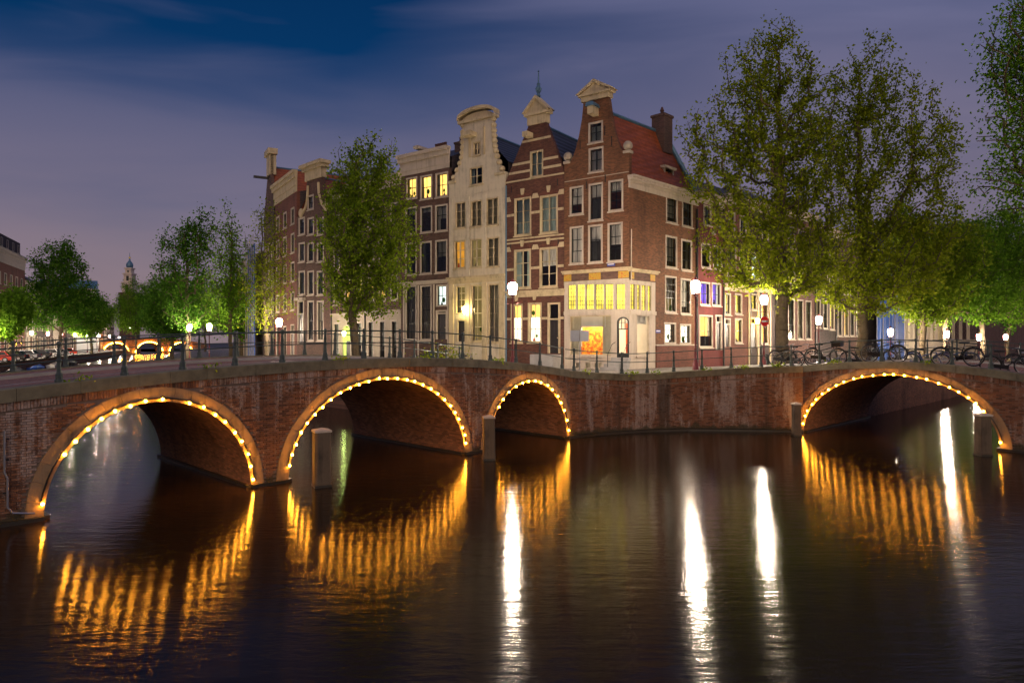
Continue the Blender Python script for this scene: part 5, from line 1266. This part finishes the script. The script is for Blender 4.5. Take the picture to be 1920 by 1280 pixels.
px_tree('green linden near the right edge over the bridge', 92, 17.2, .26, 4., [(1870,470,65,90),(1840,550,55,50),(1905,550,50,55)], 450, 42, .30, 25, mat='leaf_b')
px_tree('farthest dark linden at the right edge', 108, 17, .26, 4., [(1915,480,70,85),(1890,560,60,50)], 400, 40, .34, 26, mat='leaf_c')
px_tree('overhanging tree reaching in from the top right corner', 43, 1.2, .34, 5., [(2010,120,120,170),(1935,90,75,110),(1925,260,75,80),(1890,340,60,55),(2040,320,110,120),(1960,350,60,60),(1870,250,50,60),(1880,60,50,60)], 760, 30, .17, 27, mat='leaf_b', z=2.9, up=.1)
# left bank trees
for i, (lab, x, b_, blobs, mt, s_) in enumerate((
    ('big dark tree on the far left bank right of the red building', 112, 149, [(110,520,46,70),(140,570,48,45),(85,570,36,50),(115,470,22,35)], 'leaf_c', 31),
    ('small tree at the left edge before the red building', 15, 118, [(12,590,34,32),(30,570,22,30)], 'leaf_b', 32),
    ('rounded tree before the floodlit building on the far bank', 172, 178, [(170,590,36,40),(150,600,30,25)], 'leaf_b', 33),
    ('dense round tree right of the floodlit building', 256, 235, [(255,572,36,52),(285,585,28,42),(228,590,24,36)], 'leaf_b', 34))):
    t_ = (x-960)/FPX; rat = (1+t_)/(1-t_)
    px_tree(lab, rat*b_, b_, .3, 4.2, blobs, 300, 60, .42, s_, z=1.65, mat=mt, spread=.6, name='canal_tree')
for i, (b_, x, lab) in enumerate(((96,322,'green canal tree beyond the broad dark tree'),(120,340,'second green canal tree beyond the broad dark tree'),(150,300,'pale green tree by the distant bridge'),(190,385,'far tree between the narrow tree and the distant bridge'),(88,450,'tree in front of the distant houses on the left canal'))):
    t_ = (x-960)/FPX; rat = (1+t_)/(1-t_); px_tree(lab, rat*b_, b_, .25, 3.6, [(x,570,40,55),(x-22,590,30,36),(x+24,590,30,36)], 260, 50, .34, 40+i, z=1.65, mat='leaf_b' if i % 2 else 'leaf_c', spread=.5, name='canal_tree')
# shrub by the brown house steps
e = thing('shrub', 'bright green shrub in front of the brown house door', 'shrub', (-4.7,47.6,gz(29,38)))
rng = np.random.default_rng(5); c = rng.normal(size=(900,3))*np.array([.75,.5,.42])+np.array([0,0,1.0])
leaves('foliage', c, .17, rng, M['leaf_a'], e)
m = MB()
for i in range(7): m.tube([(0,0,-.1),(random.uniform(-.6,.6),random.uniform(-.3,.3),1.2)], .02, 4)
m.build('stem', M['bark'], e)

# traffic cones and a litter bin on the quay
for i, (a_, b_, lab) in enumerate(((27.2,33.8,'red and white traffic cone by the shrub'),(27.9,32.4,'red and white traffic cone before the cream house'))):
    e = thing('traffic_cone', lab, 'traffic cone', AB(a_,b_,gz(a_,b_)), .3*i, 'traffic cones on the quay')
    MB().box(-.2,.2,-.2,.2,0,.04).lathe([(.15,.04),(.03,.74)], 10).build('cone', M['sign_red'], e); MB().lathe([(.112,.30),(.079,.46)], 10).build('band', M['sign_white'], e)
e = thing('litter_bin', 'dark green litter bin beside the lamp with the no entry sign', 'litter bin', AB(45.6,20.9,gz(45.6,20.9)))
MB().lathe([(.22,0),(.27,.1),(.27,.82),(.24,.86)], 12).build('body', M['iron'], e); MB().lathe([(.29,.90),(.29,.94),(.12,1.02)], 12).build('lid', M['black'], e)
for k in range(3): MB().tube([(.24*math.cos(k*2.1),.24*math.sin(k*2.1),.84),(.24*math.cos(k*2.1),.24*math.sin(k*2.1),.92)], .015, 4).build('lid_strut', M['black'], e)

# ================================================================ bicycles
def bicycle(label, loc, rz, tilt=0., basket=False, bag=False, col='black', group='parked bicycles'):
    e = thing('bicycle', label, 'bicycle', loc, rz, group)
    sc = Matrix.Rotation(tilt,4,'X') @ Matrix.Scale(1.1,4)
    Fx = Fr(e, sc); R = .345; wb = 1.10; x0, x1 = -wb/2, wb/2
    for x in (x0, x1):
        w = MB().tube([(x+R*math.cos(2*PI*i/28),0,R+R*math.sin(2*PI*i/28)) for i in range(28)], .026, 6, closed=True).build('wheel', M['tyre'], Fx)
        rim = MB().tube([(x+(R-.03)*math.cos(2*PI*i/28),0,R+(R-.03)*math.sin(2*PI*i/28)) for i in range(28)], .011, 5, closed=True).build('rim', M['steel'], w)
        m = MB()
        for i in range(14):
            q = 2*PI*i/14; m.tube([(x,.02*(-1)**i,R),(x+(R-.03)*math.cos(q),0,R+(R-.03)*math.sin(q))], .005, 3)
        m.tube([(x,-.05,R),(x,.05,R)], .022, 6); m.build('spokes', M['steel'], w)
        m = MB(); m.tube([(x+(R+.04)*math.cos(PI*i/10+(.15 if x > 0 else -.1)),0,R+(R+.04)*math.sin(PI*i/10+(.15 if x > 0 else -.1))) for i in range(9)], .016, 4); m.build('mudguard', M[col], w)
    bb = (-.08,0,.29); st = (-.24,0,.72); hd = (.36,0,.78); hb = (.40,0,.62)
    m = MB(); m.tube([bb,st], .022, 6).tube([bb,hb], .024, 6).tube([(-.21,0,.60),hd], .022, 6).tube([hd,hb], .025, 6)
    for s in (-.05,.05): m.tube([bb,(x0,s,R)], .010, 5).tube([(-.235,0,.68),(x0,s,R)], .009, 5).tube([hb,(.46,s,.5),(x1,s,R)], .012, 5)
    m.build('frame', M[col], Fx)
    m = MB(); m.tube([st,(-.27,0,.86)], .013, 5); m.slab([(-.42,-.09),(-.20,-.06),(-.08,-.02),(-.08,.02),(-.20,.06),(-.42,.09)], .86, .93); m.build('saddle', M['tyre'], Fx)
    m = MB(); m.tube([hd,(.33,0,.98)], .013, 5).tube([(.18,-.27,1.0),(.30,-.22,1.03),(.36,-.08,.99),(.33,0,.98),(.36,.08,.99),(.30,.22,1.03),(.18,.27,1.0)], .012, 5); m.build('handlebar', M['steel'], Fx)
    m = MB(); m.prism([(x0-.06,R-.07),(bb[0]+.12,.20),(bb[0]+.14,.36),(x0-.06,R+.07)], -.065, -.045); m.build('chain_guard', M[col], Fx)
    for s in (-1,1): MB().tube([bb,(bb[0]+s*.12,-s*.09,bb[2]-s*.11)], .010, 4).box(bb[0]+s*.12-.05,bb[0]+s*.12+.05,-s*.14-.04,-s*.14+.04,bb[2]-s*.11-.012,bb[2]-s*.11+.012).build('pedal', M['tyre'], Fx)
    m = MB(); m.tube([(x0-.18,.06,.76),(-.28,.06,.76)], .008, 4).tube([(x0-.18,-.06,.76),(-.28,-.06,.76)], .008, 4)
    for s in (-.06,.06): m.tube([(x0,s,R),(x0-.10,s,.76)], .007, 4)
    m.build('luggage_rack', M[col], Fx)
    MB().ball((.47,0,.84), .045, 7, 5).build('headlamp', M['steel'], Fx)
    if basket: MB().slab([(.34,-.2),(.72,-.2),(.72,.2),(.34,.2)], .80, 1.04).slab([(.31,-.22),(.75,-.22),(.75,.22),(.31,.22)], 1.0, 1.05).build('front_crate', M['black'], Fx)
    return e
def bbike(b): return AB(34.42, b, top_r(13.6-b)-.038)
bicycle('black bicycle with front crate leaning on the left of the right bridge railing', bbike(12.75), -PI/4, .10, basket=True)
bicycle('black bicycle on the crest of the right bridge, handlebar to the right', bbike(10.15), -PI/4, .10)
bicycle('black bicycle on the right of the right bridge, handlebar to the left', bbike(7.25), -PI/4+PI, -.10)
for i, (a_, b_, rz_, lab) in enumerate(((46.5,19.0,.3,'grey bicycle parked at the foot of the large spreading elm'),(47.3,18.2,.6,'second bicycle parked just right of the large elm trunk'),(48.2,17.4,.1,'third bicycle parked right of the large elm trunk'),
      (35.2,14.3,-.7,'bicycle half hidden behind the front crate bicycle'),(27.6,31.5,1.2,'bicycle parked by the quay in front of the cream house'),(28.3,33.2,1.0,'bicycle parked before the brown house windows'),(27.4,35.,1.4,'bicycle parked left of the shrub'),(42.3,11.6,-.78,'bicycle leaning on the far railing behind the bridge crest'),(42.3,8.9,-.78,'bicycle leaning on the far railing between the two right bicycles'),(42.3,5.9,-.78,'bicycle leaning on the far railing at the right edge'),(35.3,11.4,-.70,'bicycle standing behind the gap between the crate bicycle and the crest bicycle'),(35.2,8.6,-.85,'bicycle standing behind the bicycle on the right bridge crest'),(35.3,5.6,-.75,'bicycle at the right edge of the right bridge'),(49.6,17.2,.3,'fourth bicycle parked in the row right of the large elm trunk'),(50.8,17.0,.5,'fifth bicycle parked in the row beyond the large elm'),(34.9,14.9,-.9,'bicycle at the quay end of the right bridge, left of the crate bicycle'),(46.0,19.9,.5,'bicycle standing against the lamp post with the no entry sign'))):
    bicycle(lab, AB(a_,b_,gz(a_,b_)), rz_, .06, col='blue_paint' if i % 3 == 2 else 'black')

# ================================================================ far left bank: houses, cars, moored boats, far bridge, towers
LB = Vector(((.36-.933)*R2, (.36+.933)*R2)); LTH = math.atan2(LB.y, LB.x)
q0 = AB(-6,80)
def lb(s): return q0.x+LB.x*s, q0.y+LB.y*s
X, Y = lb(58); H, F = plain_house('office_building', 'large red brick building with white attic band at the far left', X, Y, LTH, 1.65, 37, 17.2, 'h_red2', [(2.5+4*i,.85) for i in range(9)], [(5.6,7.8),(9.4,11.6),(13.2,15.4)], [(2.5+4*i,.85,.6,3.8,0) for i in range(9)], cornice='white', cor_h=2.6, dep=14,
     lit={27:'lit_white',29:'lit_warm',31:'lit_white',33:'lit_white'})
m = MB().box(1,36,.6,10,19.8,22.6); m.build('attic_storey', M['h_dark'], H)
for i in range(9): window(H, 1.9+4*i,3.1+4*i,20.4,22.0, each=False, sill=False); 
for ch in list(H.e.children):
    if ch.name.startswith('window') and ch.data.vertices[0].co.z > 20: ch.location.y = .55
s_ = 95.3; specs = [(9,14.5,'white_wall','pale plaster house with grey roof right of the red building'),(8,13.,'h_dark','black painted house behind the big dark tree'),(9,15.,'h_brown','brown house behind the big dark tree'),(8,13.5,'stone','stone coloured house on the far bank between trees'),
     (9,14.,'h_red2','rust coloured house on the far bank'),(9,15.,'h_dark','dark house with many lit ground windows on the far bank'),(10,13.5,'h_brown','brown house left of the floodlit building')]
for i, (wd, tp, mt, lab) in enumerate(specs):
    X, Y = lb(s_); plain_house('canal_house', lab, X, Y, LTH, 1.65, wd-.05, tp, mt, [(wd*.2,.55),(wd*.5,.55),(wd*.8,.55)], [(5.2,7.2),(8.4,10.2),(11.2,12.6)], [(wd*.2,.6,.5,3.8,0),(wd*.5,.6,.5,3.8,0),(wd*.8,.6,.3,3.6,1)],
        lit={9:['lit_white','lit_warm','lit_cool'][i % 3], 10:['lit_warm','lit_white'][i % 2], 3:'lit_dim', 0:'lit_warm' if i % 3 == 1 else 'tan_curtain', 7:'lit_warm' if i % 2 else 'tan_curtain'}, ridge=tp+3); s_ += wd
H, F = plain_house('floodlit_house', 'floodlit white building with blue roof beyond the far trees', -131.5, 189, math.radians(27), 1.65, 14, 17.0, 'flood_white', [(1.5,.5),(4.5,.5),(7.5,.5),(10.5,.5)], [(5.5,7.5),(9,11),(12.8,14.8)], [(1.5,.5,.6,3.8,0),(4.5,.5,.6,3.8,0),(7.5,.5,.6,3.8,0)], ridge=20.5, roof='lead', cornice='white', smat='flood_white')
MB().box(3,4.2,3,4.2,18,21.8).build('chimney', M['chimney'], H)
for i in range(3):
    fl_ = MB().box(1.6+3.6*i,2.2+3.6*i,-3.2,-2.9,4.6,4.9).build('floodlight', M['flood_lamp'], H); MB().tube([(1.9+3.6*i,-3.0,-.2),(1.9+3.6*i,-3.0,4.6)], .05, 5).build('floodlight_pole', M['black'], fl_)
s_ += 30
for i in range(5):
    X, Y = lb(s_); plain_house('canal_house', 'distant house %s after the floodlit building on the far bank' % ('first','second','third','fourth','fifth')[i], X, Y, LTH, 1.65, 9.9, 14+i % 3, ['h_brown','h_red2','stone','h_dark','h_brown'][i], [(2,.6),(5,.6),(8,.6)], [(5.2,7.2),(8.4,10.2)], [(2,.6,.5,3.8,0),(5,.6,.5,3.8,0),(8,.6,.5,3.8,0)], lit={6:'lit_warm',8:'lit_white'}, ridge=17.5); s_ += 10
# church tower
e = thing('church_tower', 'distant tiered church tower with blue crown and gilded top', 'church tower', (-350,625,1.5))
MB().box(-6,6,-6,6,0,46).box(-6.6,6.6,-6.6,6.6,46,47.5).build('base', M['h_brown'], e)
for zz0, zz1, r in ((47.5,56,4.6),(57.2,64,3.6),(65,69,2.7)):
    t_ = MB().box(-r,r,-r,r,zz0,zz1).box(-r-.7,r+.7,-r-.7,r+.7,zz1,zz1+1.1).build('tier', M['tower_stone'], e)
    for sx_ in (-.78,.78):
        MB().box(sx_*r-.35,sx_*r+.35,-r-.5,-r-.01,zz0,zz1).build('column', M['tower_stone'], t_)
    MB().box(-r*.32,r*.32,-r-.08,-r-.01,zz0+1,zz1-1.4).build('louvre', M['sash'], t_)
MB().lathe([(2.4,0),(3.0,2.2),(2.8,4),(1.6,5.8),(.7,6.8),(.9,7.6),(.25,8.5),(.15,14)], 10, (0,0,70)).build('crown', M['lead'], e, True)
MB().ball((0,0,79.5), .9).build('orb', M['gilt'], e)
# far bridge with lit arches
bz = 272.; e = thing('far_bridge', 'distant low canal bridge with amber lit arches', 'bridge', AB(64,bz), PI/4); xs = lin(0,40,200); ars = [(4,12.5,4.0),(14.5,24,4.3),(26,34.5,4.0)]
m = MB(); tpz = lambda x: 5.6-(x-19)**2*.0045
for p, q in zip(xs[:-1], xs[1:]):
    zl_ = [next((arch_z(x,a) for a in ars if a[0] < x < a[1]), None) or -.5 for x in (p,q)]; m.quad((p,0,zl_[0]),(q,0,zl_[1]),(q,0,tpz(q)),(p,0,tpz(p))); m.quad((p,0,tpz(p)),(q,0,tpz(q)),(q,8,tpz(q)),(p,8,tpz(p)))
for a in ars:
    cur = [((a[0]+a[1])/2-(a[1]-a[0])/2*math.cos(PI*k/20), a[2]*math.sin(PI*k/20)) for k in range(21)]
    for (xa,za),(xb,zb) in zip(cur[:-1],cur[1:]): m.quad((xa,.02,za),(xa,8,za),(xb,8,zb),(xb,.02,zb))
m.build('spandrel_wall', M['vault'], e)
fb = MB().ball((0,0,0), .15, 6, 4).mesh('bulb', M['bulb'])
for a in ars:
    for k in range(1,22):
        t = PI*k/22; put('bulb', fb, e, Matrix.Translation(((a[0]+a[1])/2-(a[1]-a[0])/2*math.cos(t), -.2, a[2]*math.sin(t))))
m = MB()
for h in (.5,1.): m.tube([(x,.3,tpz(x)+h) for x in lin(0,40,20)], .05, 4)
for x in lin(0,40,20): m.tube([(x,.3,tpz(x)),(x,.3,tpz(x)+1)], .06, 4)
m.build('railing', M['iron'], e)
for i, x in enumerate((2,13,25,37)):
    p = e.location+Vector((R2*x,R2*x,0)); lamp_post('amber lit far lantern %s on the distant bridge' % ('one','two','three','four')[i], (p.x+p.y)*R2, (p.y-p.x)*R2+.5, 3.6, 'lanterns on the distant bridge', tpz(x))
# cars
def car(label, loc, rz, col, lights=None):
    e = thing('car', label, 'car', loc, rz, 'cars parked along the far left bank')
    m = MB(); pr = [(-2.05,.28),(2.05,.28),(2.08,.55),(1.95,.78),(1.0,.88),(-1.85,.92),(-2.08,.75)]; m.prism(pr, -.82, .82)
    m.add([(-1.7,-.76,.9),(1.05,-.76,.87),(.35,-.60,1.42),(-1.25,-.60,1.44),(-1.7,.76,.9),(1.05,.76,.87),(.35,.60,1.42),(-1.25,.60,1.44)],[(0,1,2,3),(7,6,5,4),(3,2,6,7),(1,5,6,2),(0,3,7,4)])
    b = m.build('body', col, e)
    for s in (-1,1): MB().add([(-1.5,s*.765,.93),(.85,s*.765,.91),(.30,s*.635,1.36),(-1.18,s*.635,1.37)],[(0,1,2,3)]).build('side_window', M['car_glass'], e)
    MB().add([(1.02,-.66,.92),(1.02,.66,.92),(.40,.54,1.38),(.40,-.54,1.38)],[(0,1,2,3)]).build('windscreen', M['car_glass'], e).location = (.02,0,.01)
    MB().add([(-1.67,-.66,.95),(-1.67,.66,.95),(-1.28,.54,1.39),(-1.28,-.54,1.39)],[(0,1,2,3)]).build('rear_window', M['car_glass'], e).location = (-.02,0,.01)
    for x in (-1.28,1.28):
        for s in (-1,1):
            w = MB().prism([(x+.32*math.cos(2*PI*i/14),.32+.32*math.sin(2*PI*i/14)) for i in range(14)], s*.84-.1, s*.84+.02).build('wheel', M['tyre'], e)
            MB().prism([(x+.19*math.cos(2*PI*i/10),.32+.19*math.sin(2*PI*i/10)) for i in range(10)], s*.865-.01, s*.865+.01).build('hubcap', M['steel'], w)
    for s in (-1,1):
        MB().box(2.03,2.09,s*.6-.15,s*.6+.15,.56,.70).build('headlight', M['steel'], e); MB().box(-2.10,-2.04,s*.64-.12,s*.64+.12,.62,.80).build('tail_light', M['sign_red'], e)
    return e
CC = [(M['car_white'],'white car'),(M['car_silver'],'silver car'),(M['car_blue'],'blue car'),(M['red_paint'],'red car'),(M['black'],'black car'),(M['car_silver'],'grey car'),(M['black'],'dark car'),(M['car_white'],'pale car'),(M['car_silver'],'silver hatchback'),(M['red_paint'],'small red car')]
for i, (m_, nm) in enumerate(CC):
    b_ = 92+i*7.6; a_ = 2.4+bend(b_); p = AB(a_,b_,1.66); car('%s parked %s along the far left bank' % (nm, 'first second third fourth fifth sixth seventh eighth ninth tenth'.split()[i]), p, LTH+PI/2+.2*math.sin(i), m_)
# moored boats
def moored(label, a, b, L, col, cover=None):
    e = thing('moored_boat', label, 'boat', AB(a,b,0), LTH, 'boats moored on the left canal'); S = [(-1,.7,.55),(-.5,1,.5),(.2,1,.52),(.7,.7,.6),(1,.04,.75)]; m = MB(); vs = []
    for t, w, g_ in S: vs += [(t*L/2,-w*.95,g_),(t*L/2,-w*.7,-.2),(t*L/2,w*.7,-.2),(t*L/2,w*.95,g_)]
    m.add(vs, [(i*4+j,(i+1)*4+j,(i+1)*4+j+1,i*4+j+1) for i in range(4) for j in range(3)]+[(0,1,2,3)]); m.build('hull', col, e)
    m = MB(); m.add([v for t, w, g_ in S for v in ((t*L/2,-w*.9,g_-.08),(t*L/2,0,g_-.08+(.45 if cover else 0)*(abs(t) < .9)),(t*L/2,w*.9,g_-.08))], [(i*3+j,(i+1)*3+j,(i+1)*3+j+1,i*3+j+1) for i in range(4) for j in range(2)]); m.build('cover' if cover else 'deck', cover or M['teak'], e)
    if not cover: MB().box(-.2*L,.1*L,-.6,.6,.4,1.15).build('cabin', M['white'], e)
for i, (b_, L, c, cv, lab) in enumerate(((90,7,M['car_white'],None,'white moored cabin boat nearest on the left canal'),(101,8,M['black'],M['car_blue'],'dark moored boat with blue cover on the left canal'),(112,7,M['black'],M['tyre'],'black moored boat with dark cover on the left canal'),
        (124,6,M['car_blue'],M['car_blue'],'bright blue moored rowing boat on the left canal'),(136,6,M['car_white'],M['tan_curtain'],'pale moored boat with beige cover on the left canal'),(150,7,M['black'],M['tyre'],'far black moored boat on the left canal'))):
    moored(lab, 5.2+bend(b_), b_, L, c, cv)

# ================================================================ weeds in the joints of the coping
rng = np.random.default_rng(77); cs = []
spots = [wall_xf(x,-.02,wtop(x)-.02) for x in (1.1,3.9,5.2,7.7,9.6,11.2)]+[tuple(AB(a_,20.42,top_l(a_)-.02)) for a_ in (4.6,7.9,12.2,15.8,19.7)]+[tuple(AB(33.9,b_,top_r(13.6-b_)-.02)) for b_ in (12.2,8.3)]
for p in spots:
    n_ = int(rng.integers(25,70)); cs.append(np.array(p)+rng.normal(size=(n_,3))*np.array([.16,.16,.06])+np.array([0,0,.05]))
tag(leaves('weeds', np.concatenate(cs), .12, rng, M['leaf_d'], None), 'small green weeds growing in the coping joints', 'weeds', kind='stuff')
